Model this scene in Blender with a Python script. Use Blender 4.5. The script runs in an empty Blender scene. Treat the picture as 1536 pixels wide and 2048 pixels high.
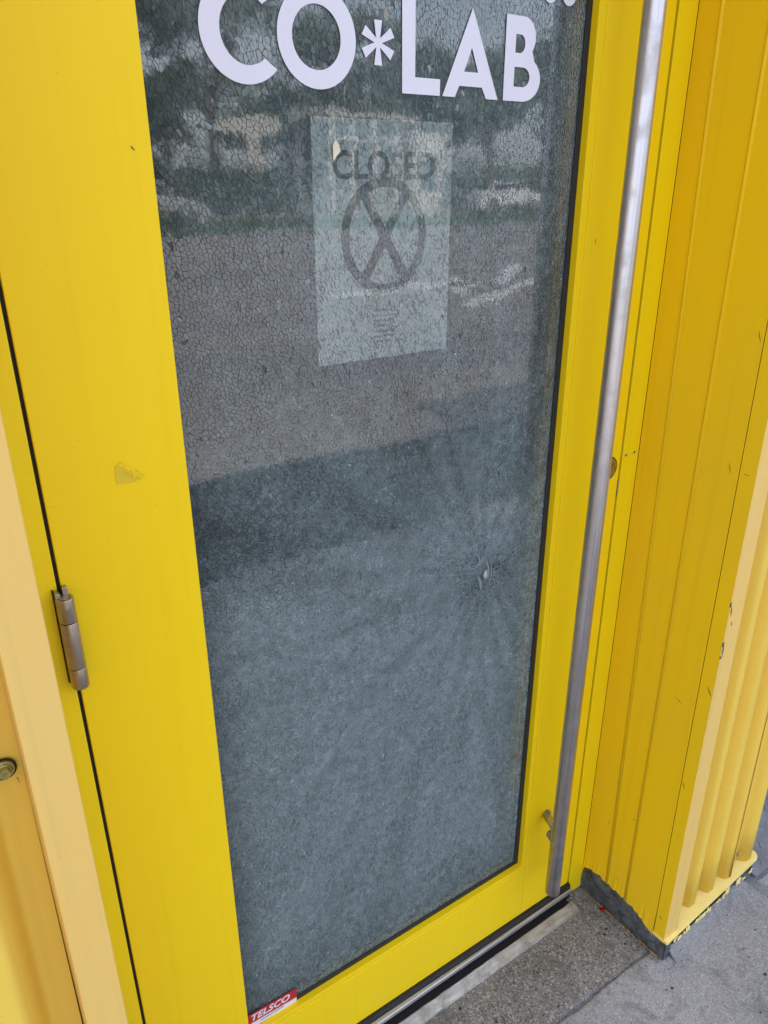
import bpy, bmesh, math, random
import numpy as np
from mathutils import Vector, Matrix, Euler
from mathutils.geometry import delaunay_2d_cdt
from mathutils import noise as mnoise
random.seed(7); np.random.seed(7)
S = bpy.context.scene
COL = S.collection
PI = math.pi
R = math.radians

# ---------------------------------------------------------------- camera
cam_d = bpy.data.cameras.new('camera'); cam = bpy.data.objects.new('camera', cam_d); COL.objects.link(cam)
cam_d.sensor_fit = 'VERTICAL'; cam_d.sensor_height = 24.0
cam_d.lens = 1551.443 / 2048 * 24.0
cam_d.clip_start = 0.02; cam_d.clip_end = 500
cam.matrix_world = Matrix.Translation((0, -0.85, 1.545)) @ Matrix.Rotation(R(-34.375), 4, 'Z') @ Matrix.Rotation(R(66.8853), 4, 'X') @ Matrix.Rotation(R(-0.0733), 4, 'Z')
S.camera = cam
S.render.resolution_x = 768; S.render.resolution_y = 1024

# ---------------------------------------------------------------- light
SUN_EL = R(41.0)
SUN_DIR = Vector((-0.30, 0.954, 0)).normalized() * math.cos(SUN_EL) + Vector((0, 0, math.sin(SUN_EL)))   # towards the sun (behind the container)
w = bpy.data.worlds.new('World'); S.world = w; w.use_nodes = True
nt = w.node_tree; nt.nodes.clear()
N = nt.nodes.new
wo = N('ShaderNodeOutputWorld'); bg = N('ShaderNodeBackground'); sky = N('ShaderNodeTexSky')
sky.sky_type = 'NISHITA'; sky.sun_disc = False; sky.sun_elevation = SUN_EL
sky.sun_rotation = math.atan2(SUN_DIR.x, SUN_DIR.y); sky.air_density = 1.0; sky.dust_density = 2.5; sky.ozone_density = 1.0
# thin high cloud whitens the blue
mixc = N('ShaderNodeMix'); mixc.data_type = 'RGBA'
tc = N('ShaderNodeTexCoord'); mp = N('ShaderNodeMapping'); mp.inputs['Scale'].default_value = (1, 1, 2.6)
nz = N('ShaderNodeTexNoise'); nz.inputs['Scale'].default_value = 2.2; nz.inputs['Detail'].default_value = 6
rmp = N('ShaderNodeMapRange'); rmp.inputs['From Min'].default_value = .35; rmp.inputs['From Max'].default_value = .7
rmp.inputs['To Min'].default_value = .35; rmp.inputs['To Max'].default_value = .75
nt.links.new(tc.outputs['Generated'], mp.inputs['Vector']); nt.links.new(mp.outputs['Vector'], nz.inputs['Vector'])
nt.links.new(nz.outputs['Fac'], rmp.inputs['Value']); nt.links.new(rmp.outputs['Result'], mixc.inputs['Factor'])
nt.links.new(sky.outputs['Color'], mixc.inputs['A']); mixc.inputs['B'].default_value = (5.6, 5.8, 6.4, 1)
nt.links.new(mixc.outputs['Result'], bg.inputs['Color']); bg.inputs['Strength'].default_value = 0.14
nt.links.new(bg.outputs['Background'], wo.inputs['Surface'])
sl = bpy.data.lights.new('sun', 'SUN'); sl.energy = 2.9; sl.angle = R(0.53); sl.color = (1.0, 0.955, 0.89)
so = bpy.data.objects.new('sun', sl); COL.objects.link(so); so.rotation_euler = SUN_DIR.to_track_quat('Z', 'Y').to_euler()
so.location = (0, 4, 8)

vs = S.view_settings; vs.view_transform = 'Standard'; vs.look = 'None'; vs.gamma = 1.0; vs.use_curve_mapping = False
vs.exposure = 1.70
S.cycles.max_bounces = 10; S.cycles.transparent_max_bounces = 32; S.cycles.diffuse_bounces = 5; S.cycles.glossy_bounces = 5
S.cycles.caustics_reflective = False; S.cycles.caustics_refractive = False

# ---------------------------------------------------------------- material helpers
class M:
    """tiny node-building helper"""
    def __init__(s, name):
        s.m = bpy.data.materials.new(name); s.m.use_nodes = True; s.t = s.m.node_tree; s.t.nodes.clear()
        s.out = s.n('ShaderNodeOutputMaterial')
    def n(s, typ, **kw):
        o = s.t.nodes.new(typ)
        for k, v in kw.items():
            if k in o.inputs: s.set(o, k, v)
            else: setattr(o, k, v)
        return o
    def set(s, o, k, v):
        if isinstance(v, bpy.types.NodeSocket): s.t.links.new(v, o.inputs[k])
        else: o.inputs[k].default_value = v
    def coord(s, scale=(1, 1, 1), which='Object'):
        c = s.n('ShaderNodeTexCoord'); m = s.n('ShaderNodeMapping'); m.inputs['Scale'].default_value = scale
        s.t.links.new(c.outputs[which], m.inputs['Vector']); return m.outputs['Vector']
    def noise(s, scale, detail=4, rough=.55, vec=None, dist=0.0, out='Fac'):
        o = s.n('ShaderNodeTexNoise'); o.inputs['Scale'].default_value = scale; o.inputs['Detail'].default_value = detail
        o.inputs['Roughness'].default_value = rough; o.inputs['Distortion'].default_value = dist
        s.t.links.new(vec if vec is not None else s.coord(), o.inputs['Vector']); return o.outputs[out]
    def vor(s, scale, vec=None, feature='F1', out='Distance', rnd=1.0):
        o = s.n('ShaderNodeTexVoronoi'); o.feature = feature; o.inputs['Scale'].default_value = scale; o.inputs['Randomness'].default_value = rnd
        s.t.links.new(vec if vec is not None else s.coord(), o.inputs['Vector']); return o.outputs[out]
    def rng(s, v, a, b, c=0., d=1.):
        o = s.n('ShaderNodeMapRange'); s.t.links.new(v, o.inputs['Value'])
        o.inputs['From Min'].default_value = a; o.inputs['From Max'].default_value = b
        o.inputs['To Min'].default_value = c; o.inputs['To Max'].default_value = d; return o.outputs['Result']
    def math(s, op, a, b=0.):
        o = s.n('ShaderNodeMath', operation=op)
        for i, v in enumerate((a, b)):
            if isinstance(v, bpy.types.NodeSocket): s.t.links.new(v, o.inputs[i])
            else: o.inputs[i].default_value = v
        return o.outputs[0]
    def mix(s, f, a, b, blend='MIX'):
        o = s.n('ShaderNodeMix'); o.data_type = 'RGBA'; o.blend_type = blend
        for k, v in (('Factor', f), ('A', a), ('B', b)):
            if isinstance(v, bpy.types.NodeSocket): s.t.links.new(v, o.inputs[k])
            else: o.inputs[k].default_value = (tuple(v) + (1,))[:4] if k != 'Factor' else v
        return o.outputs['Result']
    def bump(s, h, strength=.2, dist=.001, normal=None):
        o = s.n('ShaderNodeBump'); o.inputs['Strength'].default_value = strength; o.inputs['Distance'].default_value = dist
        s.t.links.new(h, o.inputs['Height'])
        if normal is not None: s.t.links.new(normal, o.inputs['Normal'])
        return o.outputs['Normal']
    def bsdf(s, **kw):
        o = s.n('ShaderNodeBsdfPrincipled')
        for k, v in kw.items():
            k = k.replace('_', ' ')
            if k == 'Base Color' and not isinstance(v, bpy.types.NodeSocket): v = (tuple(v) + (1,))[:4]
            s.set(o, k, v)
        return o
    def done(s, o):
        s.t.links.new(o.outputs[0] if hasattr(o, 'outputs') else o, s.out.inputs['Surface']); return s.m

def paint(name, col, rough=.42, dirt=.10, dirtcol=None, scale=1.0, spec=.26, coat=0.0):
    m = M(name)
    v = m.coord()
    big = m.rng(m.noise(3.1*scale, 5, .6, v), .3, .7)
    dc = dirtcol or tuple(c*.72 for c in col)
    c1 = m.mix(m.math('MULTIPLY', big, dirt*1.6), col, dc)
    # vertical water streaks
    vs_ = m.coord((60, 60, 1.3)); st = m.rng(m.noise(1.0, 5, .6, vs_), .52, .80)
    c2 = m.mix(m.math('MULTIPLY', st, dirt), c1, tuple(c*.6 for c in dc))
    # sparse specks
    sp = m.rng(m.vor(48*scale, v), .0, .055, 1, 0); gate = m.rng(m.noise(7, 2, .5, v), .56, .60)
    c3 = m.mix(m.math('MULTIPLY', m.math('MULTIPLY', sp, gate), .55), c2, (.10, .07, .02))
    fine = m.noise(900, 2, .5, v); orange = m.noise(240, 2, .5, v)
    nrm = m.bump(orange, .10, .0006, m.bump(m.noise(5, 2, .5, v), .25, .004))
    rr = m.math('ADD', m.rng(m.noise(22, 5, .6, v), .3, .7, -.06, .08), rough)
    b = m.bsdf(Base_Color=c3, Roughness=rr, Normal=nrm, Specular_IOR_Level=spec, Coat_Weight=coat, Coat_Roughness=.25)
    return m.done(b)

YEL = (.80, .60, .010)
m_door = paint('lemon_door_paint', (.87, .605, .004), .40, .10, (.72, .48, .02))
m_jamb = paint('lemon_frame_paint', (.85, .62, .003), .40, .12, (.64, .47, .03))
m_clad = paint('faded_cladding_paint', (.75, .485, .125), .55, .28, (.70, .50, .18), spec=.35)
m_reveal = paint('shaded_reveal_paint', (.84, .54, .004), .45, .16, (.62, .42, .04))  # darker gold carries the reveal's turned-away shade and yellow bounce in its colour
m_corr = paint('golden_corrugated_paint', (.80, .545, .075), .5, .22, (.66, .42, .08), spec=.4)
m_ledge = paint('skylit_rail_paint', (.84, .67, .22), .5, .16, (.7, .56, .22))  # paler, so sky light on the upward rail face sits in the colour

def simple(name, col, rough=.5, metal=0., bump_s=0., bump_scale=80, var=.15, spec=.5, stretch=(1, 1, 1)):
    m = M(name); v = m.coord(stretch)
    n = m.rng(m.noise(bump_scale*.25, 5, .6, v), .3, .7)
    c = m.mix(n, tuple(x*(1-var) for x in col), tuple(min(1, x*(1+var)) for x in col))
    kw = dict(Base_Color=c, Roughness=rough, Metallic=metal, Specular_IOR_Level=spec)
    if bump_s: kw['Normal'] = m.bump(m.noise(bump_scale, 4, .6, v), bump_s, .002)
    return m.done(m.bsdf(**kw))

m_rubber = simple('black_rubber', (.012, .012, .013), .6)
m_gap = simple('dark_gap', (.01, .009, .008), .9)
m_white = simple('white_vinyl', (.66, .65, .75), .38, var=.02)
m_red = simple('red_print', (.42, .012, .02), .35, var=.05)
m_black = simple('black_print', (.02, .02, .02), .5)
m_petal = simple('red_petal', (.55, .006, .012), .4, var=.3, bump_scale=300)
m_paper = simple('white_paper', (.90, .90, .89), .8, var=.02)
m_ink = simple('black_ink', (.012, .012, .012), .6)
m_tan = simple('torn_tape', (.62, .55, .42), .7, var=.15, bump_scale=200)
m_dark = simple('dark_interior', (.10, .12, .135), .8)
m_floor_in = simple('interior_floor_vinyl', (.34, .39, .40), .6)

# brushed, slightly tarnished metals
def metal(name, col, rough, tarn, tarncol, stretch):
    m = M(name); v = m.coord(stretch)
    lines = m.rng(m.noise(120, 4, .6, v), .3, .7)
    t = m.rng(m.noise(26, 5, .65), .46, .66, 0, tarn)
    c = m.mix(t, m.mix(lines, tuple(x*.66 for x in col), tuple(min(1, x*1.18) for x in col)), tarncol)
    rr = m.math('ADD', m.rng(lines, .3, .7, -.05, .08), m.math('MULTIPLY', t, .25)); rr = m.math('ADD', rr, rough)
    return m.done(m.bsdf(Base_Color=c, Metallic=m.math('SUBTRACT', 1.0, m.math('MULTIPLY', t, .35)), Roughness=rr, Normal=m.bump(lines, .12, .0006)))
m_pole = metal('brushed_steel_pole', (.56, .53, .54), .36, .45, (.32, .29, .27), (1, 1, .012))
m_hinge = metal('tarnished_hinge_steel', (.46, .41, .36), .34, .8, (.30, .20, .11), (1, 1, .08))
m_alu = metal('worn_aluminium', (.60, .60, .62), .38, .4, (.35, .33, .31), (.02, 1, 1))
m_rampm = metal('scuffed_ramp', (.52, .52, .53), .55, .7, (.24, .22, .20), (.15, 1, 1))
m_brass = metal('dull_brass', (.42, .33, .16), .38, .8, (.22, .16, .08), (1, 1, 1))
m_boltm = metal('painted_bolt', (.50, .48, .20), .45, .7, (.26, .22, .10), (1, 1, 1))
m_galv = metal('galvanised_screw', (.40, .42, .44), .45, .6, (.16, .17, .18), (1, 1, 1))

# dark torn flashing
def mk_flash():
    m = M('dark_flashing'); v = m.coord()
    a = m.rng(m.noise(38, 6, .65, v, .6), .35, .68)
    c = m.mix(a, (.016, .019, .024), (.13, .145, .165))
    r_ = m.rng(m.noise(70, 4, .6, v), .60, .70)
    c = m.mix(m.math('MULTIPLY', r_, .6), c, (.14, .085, .045))
    return m.done(m.bsdf(Base_Color=c, Roughness=m.rng(a, 0, 1, .55, .35), Normal=m.bump(m.noise(55, 5, .6, v, .5), .8, .006)))
m_flash = mk_flash()

def mk_concrete(name, base, speck, fine, rough_b):
    m = M(name); v = m.coord()
    blot = m.rng(m.noise(2.6, 6, .62, v), .3, .72)
    c = m.mix(blot, tuple(x*.72 for x in base), tuple(x*1.18 for x in base))
    mid = m.rng(m.noise(21, 6, .7, v), .32, .70)
    c = m.mix(m.math('MULTIPLY', mid, .55), c, tuple(x*.62 for x in base))
    ag = m.vor(speck, v, out='Color')
    sep = m.n('ShaderNodeSeparateColor'); m.t.links.new(ag, sep.inputs[0])
    agf = m.rng(sep.outputs[0], 0, 1, -.5, .5)
    c = m.mix(m.math('MULTIPLY', m.rng(sep.outputs[0], .62, .95), fine), c, tuple(min(.6, x*1.65) for x in base))
    c = m.mix(m.math('MULTIPLY', m.rng(sep.outputs[1], .70, .98), fine), c, tuple(x*.30 for x in base))
    pv = m.vor(62, v); pit = m.rng(pv, .05, .15, 1, 0); pg = m.rng(m.noise(19, 3, .6, v), .50, .58)
    pit = m.math('MULTIPLY', pit, pg)
    c = m.mix(m.math('MULTIPLY', pit, .85), c, (.035, .032, .03))
    st = m.rng(m.noise(9.5, 7, .72, v, 1.2), .51, .66)
    c = m.mix(m.math('MULTIPLY', st, .62), c, tuple(x*.38 for x in base))
    h = m.math('ADD', m.math('MULTIPLY', sep.outputs[0], .35), m.math('MULTIPLY', m.noise(310, 5, .7, v), .8))
    h = m.math('SUBTRACT', h, m.math('MULTIPLY', pit, 1.4))
    return m.done(m.bsdf(Base_Color=c, Roughness=.88, Normal=m.bump(h, rough_b, .0022, m.bump(m.noise(12, 4, .6, v), .35, .006)), Specular_IOR_Level=.3))
m_conc_in = mk_concrete('weathered_concrete', (.235, .222, .214), 300, .9, .9)
m_conc_out = mk_concrete('smooth_concrete', (.31, .305, .31), 420, .5, .6)
m_mortar = mk_concrete('mortar', (.25, .245, .245), 400, .4, .5)
def mk_asphalt():
    m = M('sunlit_asphalt'); v = m.coord()
    p = m.rng(m.noise(.35, 4, .6, v, .5), .38, .62)
    c = m.mix(p, (.21, .19, .19), (.30, .27, .265))
    # older and newer strips running along the lot
    vv = m.coord((.06, .9, 1)); q = m.rng(m.noise(1.1, 3, .5, vv), .42, .55)
    c = m.mix(m.math('MULTIPLY', q, .6), c, (.36, .31, .27))
    sp = m.vor(85, v, out='Color'); c = m.mix(.12, c, sp, 'OVERLAY')
    return m.done(m.bsdf(Base_Color=c, Roughness=.9, Normal=m.bump(m.noise(160, 3, .6, v), .4, .004)))
m_asph = mk_asphalt()
m_dasph = simple('shaded_dark_asphalt', (.030, .030, .034), .9, bump_s=.5, bump_scale=160, var=.3)  # darker asphalt copy: the container's shadow is put into its colour
m_line = simple('road_paint', (.75, .74, .72), .7, var=.1, bump_scale=60)
m_dirt = simple('dry_dirt', (.17, .135, .095), .95, var=.25, bump_scale=3)
m_grass = simple('verge_grass', (.055, .10, .025), .9, var=.5, bump_scale=8)
m_leafs = [simple('leaves_%s' % n, c, .7, var=.45, bump_scale=6) for n, c in (('dark', (.055, .085, .04)), ('mid', (.075, .115, .05)), ('olive', (.10, .115, .065)))]
m_bark = simple('bark', (.10, .075, .055), .9, var=.3, bump_scale=30)
m_silver = simple('silver_car_paint', (.55, .56, .58), .25, .6, var=.03)
m_carwhite = simple('white_car_paint', (.78, .78, .79), .25, var=.02)
m_carred = simple('red_car_paint', (.42, .03, .025), .25, var=.03)
m_carblue = simple('dark_car_paint', (.05, .06, .08), .2, .3, var=.03)
m_carglass = simple('car_glass', (.02, .025, .03), .06, spec=.9, var=0)
m_tyre = simple('tyre', (.02, .02, .02), .8)
m_lamp = simple('lamp_lens', (.75, .72, .68), .15, var=.02)
m_tail = simple('tail_lens', (.5, .02, .02), .2, var=.02)
m_stucco = simple('pale_stucco', (.62, .58, .53), .85, var=.08, bump_scale=20)
m_bwin = simple('shop_glass', (.03, .04, .05), .08, spec=.8, var=0)
m_roofm = simple('roof_felt', (.12, .10, .09), .9)
m_cont2 = simple('grey_container_paint', (.22, .24, .25), .6, var=.08)
m_plate = None

# ---------------------------------------------------------------- object helpers
def link(name, me, mat=None, parent=None, smooth=False):
    o = bpy.data.objects.new(name, me); COL.objects.link(o)
    if mat is not None: me.materials.append(mat)
    if parent is not None: o.parent = parent
    if smooth:
        for p in me.polygons: p.use_smooth = True
    return o
def bm_obj(name, bm, mat=None, parent=None, smooth=False):
    me = bpy.data.meshes.new(name); bmesh.ops.recalc_face_normals(bm, faces=bm.faces[:]); bm.to_mesh(me); bm.free()
    return link(name, me, mat, parent, smooth)
def thing(name, label, cat, loc=(0, 0, 0), group=None):
    o = bpy.data.objects.new(name, None); COL.objects.link(o); o.location = loc; o.empty_display_size = .1
    o['label'] = label; o['category'] = cat
    if group: o['group'] = group
    bpy.context.view_layer.update()
    return o
def tag(o, label, cat, group=None):
    o['label'] = label; o['category'] = cat
    if group: o['group'] = group
    return o
def off(parent):
    return Vector(parent.location) if parent is not None and parent.parent is None else (Vector((0, 0, 0)) if parent is None else off(parent.parent))
def hexa(name, c8, mat, parent=None, bev=0., seg=2):
    """c8: bottom 4 (ccw), top 4 in world space"""
    bm = bmesh.new(); d = off(parent)
    v = [bm.verts.new(Vector(p) - d) for p in c8]
    for f in ((0, 3, 2, 1), (4, 5, 6, 7), (0, 1, 5, 4), (1, 2, 6, 5), (2, 3, 7, 6), (3, 0, 4, 7)): bm.faces.new([v[i] for i in f])
    if bev: bmesh.ops.bevel(bm, geom=bm.edges[:], offset=bev, segments=seg, affect='EDGES', profile=.5)
    return bm_obj(name, bm, mat, parent)
def box(name, x0, x1, y0, y1, z0, z1, mat, parent=None, bev=0., xt=None):
    """xt: (x0,x1) at the top when the sides lean"""
    a, b = xt if xt else (x0, x1)
    return hexa(name, [(x0, y0, z0), (x1, y0, z0), (x1, y1, z0), (x0, y1, z0), (a, y0, z1), (b, y0, z1), (b, y1, z1), (a, y1, z1)], mat, parent, bev)
def prism(name, pts, axis, a, b, mat, parent=None, bev=0., smooth=False):
    """extrude a 2D polygon along an axis from a to b. pts are the two other coordinates in x,y,z order"""
    bm = bmesh.new(); d = off(parent)
    def P(p, t):
        if axis == 'z': q = (p[0], p[1], t)
        elif axis == 'y': q = (p[0], t, p[1])
        else: q = (t, p[0], p[1])
        return Vector(q) - d
    lo = [bm.verts.new(P(p, a)) for p in pts]; hi = [bm.verts.new(P(p, b)) for p in pts]
    n = len(pts)
    bm.faces.new(lo); bm.faces.new(hi[::-1])
    for i in range(n): bm.faces.new((lo[i], lo[(i+1) % n], hi[(i+1) % n], hi[i]))
    if bev:
        bmesh.ops.bevel(bm, geom=bm.edges[:], offset=bev, segments=2, affect='EDGES', profile=.5)
    return bm_obj(name, bm, mat, parent, smooth)
def cyl(name, p0, p1, r0, r1, mat, parent=None, n=24, smooth=True, bev=0.):
    bm = bmesh.new(); d = off(parent); p0 = Vector(p0) - d; p1 = Vector(p1) - d; ax = (p1-p0).normalized()
    q = ax.to_track_quat('Z', 'Y'); L = (p1-p0).length
    rings = [(0, r0), (L, r1)] if not bev else [(0, r0-bev), (bev*.3, r0-bev*.3), (bev, r0), (L-bev, r1), (L-bev*.3, r1-bev*.3), (L, r1-bev)]
    vs_ = [[bm.verts.new(p0 + q @ Vector((rr*math.cos(2*PI*i/n), rr*math.sin(2*PI*i/n), h))) for i in range(n)] for h, rr in rings]
    for a, b in zip(vs_, vs_[1:]):
        for i in range(n): 
            f = bm.faces.new((a[i], a[(i+1) % n], b[(i+1) % n], b[i])); f.smooth = smooth
    bm.faces.new(vs_[0][::-1]); bm.faces.new(vs_[-1])
    me = bpy.data.meshes.new(name); bm.to_mesh(me); bm.free()
    return link(name, me, mat, parent)
def mesh_np(name, verts, faces, mats, parent=None, midx=None, smooth=False, kind=None, attr=None):
    me = bpy.data.meshes.new(name); me.from_pydata(verts, [], faces)
    for m in mats: me.materials.append(m)
    if midx is not None: me.polygons.foreach_set('material_index', np.asarray(midx, dtype=np.int32))
    if smooth: me.polygons.foreach_set('use_smooth', [True]*len(me.polygons))
    if attr:
        for k, vals in attr.items():
            a = me.attributes.new(k, 'FLOAT', 'FACE'); a.data.foreach_set('value', np.asarray(vals, dtype=np.float32))
    me.update()
    o = bpy.data.objects.new(name, me); COL.objects.link(o)
    if parent is not None: o.parent = parent
    if kind: o['kind'] = kind
    return o
def struct(o): o['kind'] = 'structure'; return o
def lerp(a, b, t): return a + (b-a)*t

# ================================================================ GROUND
def slab(name, x0, x1, y0, y1, top, th, mat, parent=None, wob=.0012, nx=40, edges='nsew'):
    """a concrete slab whose arrises wander and are slightly broken"""
    bm = bmesh.new(); d = off(parent)
    def e(x, y, seed):
        return mnoise.noise(Vector((x*22, y*22, seed)))*wob*1.6 + mnoise.noise(Vector((x*90, y*90, seed+9)))*wob
    ny = 12
    ring = []
    for i in range(nx): t = i/nx; x = lerp(x0, x1, t); ring.append((x, y0 + e(x, y0, 1)))
    for i in range(ny): t = i/ny; y = lerp(y0, y1, t); ring.append((x1 + e(x1, y, 2), y))
    for i in range(nx): t = i/nx; x = lerp(x1, x0, t); ring.append((x, y1 + e(x, y1, 3)))
    for i in range(ny): t = i/ny; y = lerp(y1, y0, t); ring.append((x0 + e(x0, y, 4), y))
    cx, cy = (x0+x1)/2, (y0+y1)/2
    def inset(p, r): 
        return (p[0] + (r if p[0] < cx else -r)*min(1, abs(p[0]-cx)/abs(x1-cx)**1)*1.0, p[1] + (r if p[1] < cy else -r)*min(1, abs(p[1]-cy)/abs(y1-cy)))
    levels = [(0, top-th), (0, top-.006), (.0025, top-.0018), (.006, top)]
    rr = []
    for r_, z in levels:
        rr.append([bm.verts.new(Vector((*inset(p, r_), z)) - d) for p in ring])
    n = len(ring)
    for a, b in zip(rr, rr[1:]):
        for i in range(n): bm.faces.new((a[i], a[(i+1) % n], b[(i+1) % n], b[i]))
    bm.faces.new(rr[-1])
    return bm_obj(name, bm, mat, parent)

pave = bpy.data.objects.new('pavement', None); COL.objects.link(pave); struct(pave)
slab('slab', .05, 1.150, -.1972, .20, 0.0, .06, m_conc_in, pave, .0038)
slab('slab', -1.2, 1.489, -1.90, -.2000, -.0005, .06, m_conc_out, pave, .0036, 90)
slab('slab', 1.152, 1.489, -.1985, -.02, -.0015, .06, m_conc_out, pave)
slab('slab', 1.511, 4.2, -1.90, -.225, -.0015, .06, m_conc_out, pave, .002, 60)
slab('slab', 4.21, 9.5, -1.90, -.225, -.002, .06, m_conc_out, pave, .002, 30)
slab('slab', -6.5, -1.21, -1.90, -.16, -.002, .06, m_conc_out, pave, .002, 30)
box('slab_bed', -6.5, 9.5, -1.90, .3, -.10, -.0075, m_mortar, pave)
# ground, road and verge
def sheet(name, x0, x1, y0, y1, z, mat, thick=.02):
    return struct(box(name, x0, x1, y0, y1, z-thick, z, mat))
sheet('ground', -200, 250, -260, 120, -.13, m_dirt)
sheet('shaded_asphalt', -40, 60, -3.05, -1.905, -.012, m_dasph)  # painted shadow band, ends where the sunlit asphalt starts
road = sheet('road', -40, 60, -22.0, -3.05, -.016, m_asph)
for a, b in [((7.1, -7.5), (10.9, -9.6)), ((7.7, -8.3), (9.0, -10.1)), ((9.2, -9.2), (11.6, -11.2)), ((5.9, -9.1), (8.9, -9.3))]:
    dx, dy = b[0]-a[0], b[1]-a[1]; L = math.hypot(dx, dy); nx_, ny_ = -dy/L*.15, dx/L*.15
    prism('parking_line', [(a[0]-nx_, a[1]-ny_), (b[0]-nx_, b[1]-ny_), (b[0]+nx_, b[1]+ny_), (a[0]+nx_, a[1]+ny_)], 'z', -.018, -.011, m_line, road)
box('kerb', 3.0, 30, -22.25, -22.0, -.14, .10, m_conc_out, None)['kind'] = 'structure'
verge = sheet('grass_bank', -40, 90, -28, -22.25, .06, m_grass, .2)
sheet('dirt_field', -60, 140, -62, -28, .02, m_dirt, .2)
# grass tufts on the verge (one mass)
gv, gf = [], []
for i in range(6000):
    x = random.uniform(2, 34); y = random.uniform(-27.8, -22.3); h = random.uniform(.08, .34); a = random.uniform(0, PI); wd = .03
    k = len(gv); c, s_ = math.cos(a)*wd, math.sin(a)*wd
    gv += [(x-c, y-s_, .05), (x+c, y+s_, .05), (x+random.uniform(-.1, .1), y+random.uniform(-.1, .1), .05+h)]; gf.append((k, k+1, k+2))
mesh_np('verge_grass', gv, gf, [m_grass], kind='stuff')

# ================================================================ CONTAINER
HC = 2.62
cont = thing('shipping_container', 'yellow corrugated shipping container building around the glazed door', 'building')
def zig(a): return a
# roof, back, ends, interior
box('roof', -6.0, 1.50, -.19, 2.3, HC-.08, HC, m_clad, cont)
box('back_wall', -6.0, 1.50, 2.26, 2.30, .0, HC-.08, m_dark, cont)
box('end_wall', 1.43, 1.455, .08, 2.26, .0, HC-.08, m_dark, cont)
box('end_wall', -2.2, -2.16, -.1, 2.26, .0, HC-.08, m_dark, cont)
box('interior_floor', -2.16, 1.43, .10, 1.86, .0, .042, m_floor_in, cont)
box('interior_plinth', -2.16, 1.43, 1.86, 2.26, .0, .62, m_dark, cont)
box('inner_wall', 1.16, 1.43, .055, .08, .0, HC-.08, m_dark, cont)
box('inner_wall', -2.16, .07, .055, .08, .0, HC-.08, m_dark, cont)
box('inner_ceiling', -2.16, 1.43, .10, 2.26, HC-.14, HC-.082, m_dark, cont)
# lintel over the door
box('lintel', .0795, 1.1465, -.225, .05, 2.16, HC-.08, m_reveal, cont, .002)

# corrugated sheets: profile in (x, y)
def corr_profile(x0, x1, phase, period=.0675, yr=-.176, yo=-.209, step=.0025, rf=.26, ff=.20):
    pts = []; n = int((x1-x0)/step)
    def ss(t): t = max(0, min(1, t)); return lerp(t, t*t*(3-2*t), .45)
    for i in range(n+1):
        x = lerp(x0, x1, i/n); t = ((x-phase)/period) % 1.0
        # t 0..rf ridge, then down, then flat, then up
        if t < rf: k = 1
        elif t < rf+.24: k = 1-ss((t-rf)/.24)
        elif t < rf+.24+ff: k = 0
        else: k = ss((t-rf-.24-ff)/(1-rf-.24-ff))
        pts.append((x, lerp(yr, yo, k)))
    return pts
def corr_sheet(name, pts, z0, z1, parent, mat, thick=.0016):
    d = off(parent); V = []; F = []; n = len(pts); nz_ = 24
    for j in range(nz_+1):
        z = lerp(z0, z1, j/nz_)
        for (x, y) in pts: V.append((x-d.x, y-d.y + mnoise.noise(Vector((x*3, z*1.4, 3)))*.0012, z-d.z))
    for j in range(nz_):
        for i in range(n-1): a = j*n+i; F.append((a, a+1, a+n+1, a+n))
    # bottom lip (sheet thickness)
    b0 = len(V)
    for (x, y) in pts: V.append((x-d.x, y+thick-d.y, z0-d.z))
    for i in range(n-1): F.append((b0+i, b0+i+1, i+1, i))
    return mesh_np(name, V, F, [mat], parent, smooth=True)
cp = corr_profile(1.188, 1.4180, 1.262)
corr_sheet('corrugated_sheet', cp, .0575, HC-.08, cont, m_corr)
# lapped end sheet (flat pan with the screw, then last rib)
lap = [(1.4080, -.2110), (1.4100, -.2120), (1.4120, -.2105), (1.418, -.200), (1.425, -.190), (1.442, -.1865), (1.452, -.1860), (1.462, -.1870), (1.468, -.1905), (1.474, -.1985), (1.480, -.2040), (1.487, -.2060), (1.497, -.2062), (1.503, -.2040), (1.506, -.198), (1.507, -.17)]
lap2 = []
for a, b in zip(lap, lap[1:]):
    for k in range(3): lap2.append((lerp(a[0], b[0], k/3), lerp(a[1], b[1], k/3)))
lap2.append(lap[-1])
corr_sheet('corrugated_sheet', lap2, .0570, HC-.08, cont, m_corr)
# left of the doorway
cpl = corr_profile(-1.3, .0445, -.0330, period=.098, yr=-.188, yo=-.234, rf=.26, ff=.30)
corr_sheet('corrugated_sheet', cpl, .0575, HC-.08, cont, m_corr)
box('corrugated_sheet_far', -6.0, -1.3, -.22, -.20, .05, HC-.08, m_clad, cont)
# corner trims (folded angle, peach coloured face)
hexa('corner_trim', [(.0485, -.235, .05), (.0885, -.235, .05), (.0885, .045, .05), (.0485, .045, .05),
                     (.0385, -.235, HC-.08), (.0735, -.235, HC-.08), (.0735, .045, HC-.08), (.0385, .045, HC-.08)], m_clad, cont, .0016)
# right trim: reveal leg and front leg
ct = prism('corner_trim', [(1.1470, -.2010), (1.1470, -.2268), (1.1478, -.2276), (1.190, -.2276), (1.190, -.225), (1.1490, -.225), (1.1490, -.2010)], 'z', .047, HC-.08, m_clad, cont)
for v_ in ct.data.vertices:
    if v_.co.y > -.21 and v_.co.z > 1: v_.co.y = -.1950
ct.data.materials.append(m_reveal)
for p_ in ct.data.polygons:
    if p_.normal.x < -.9: p_.material_index = 1  # leg facing left gets the darker paint, its shade put into the colour
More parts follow.
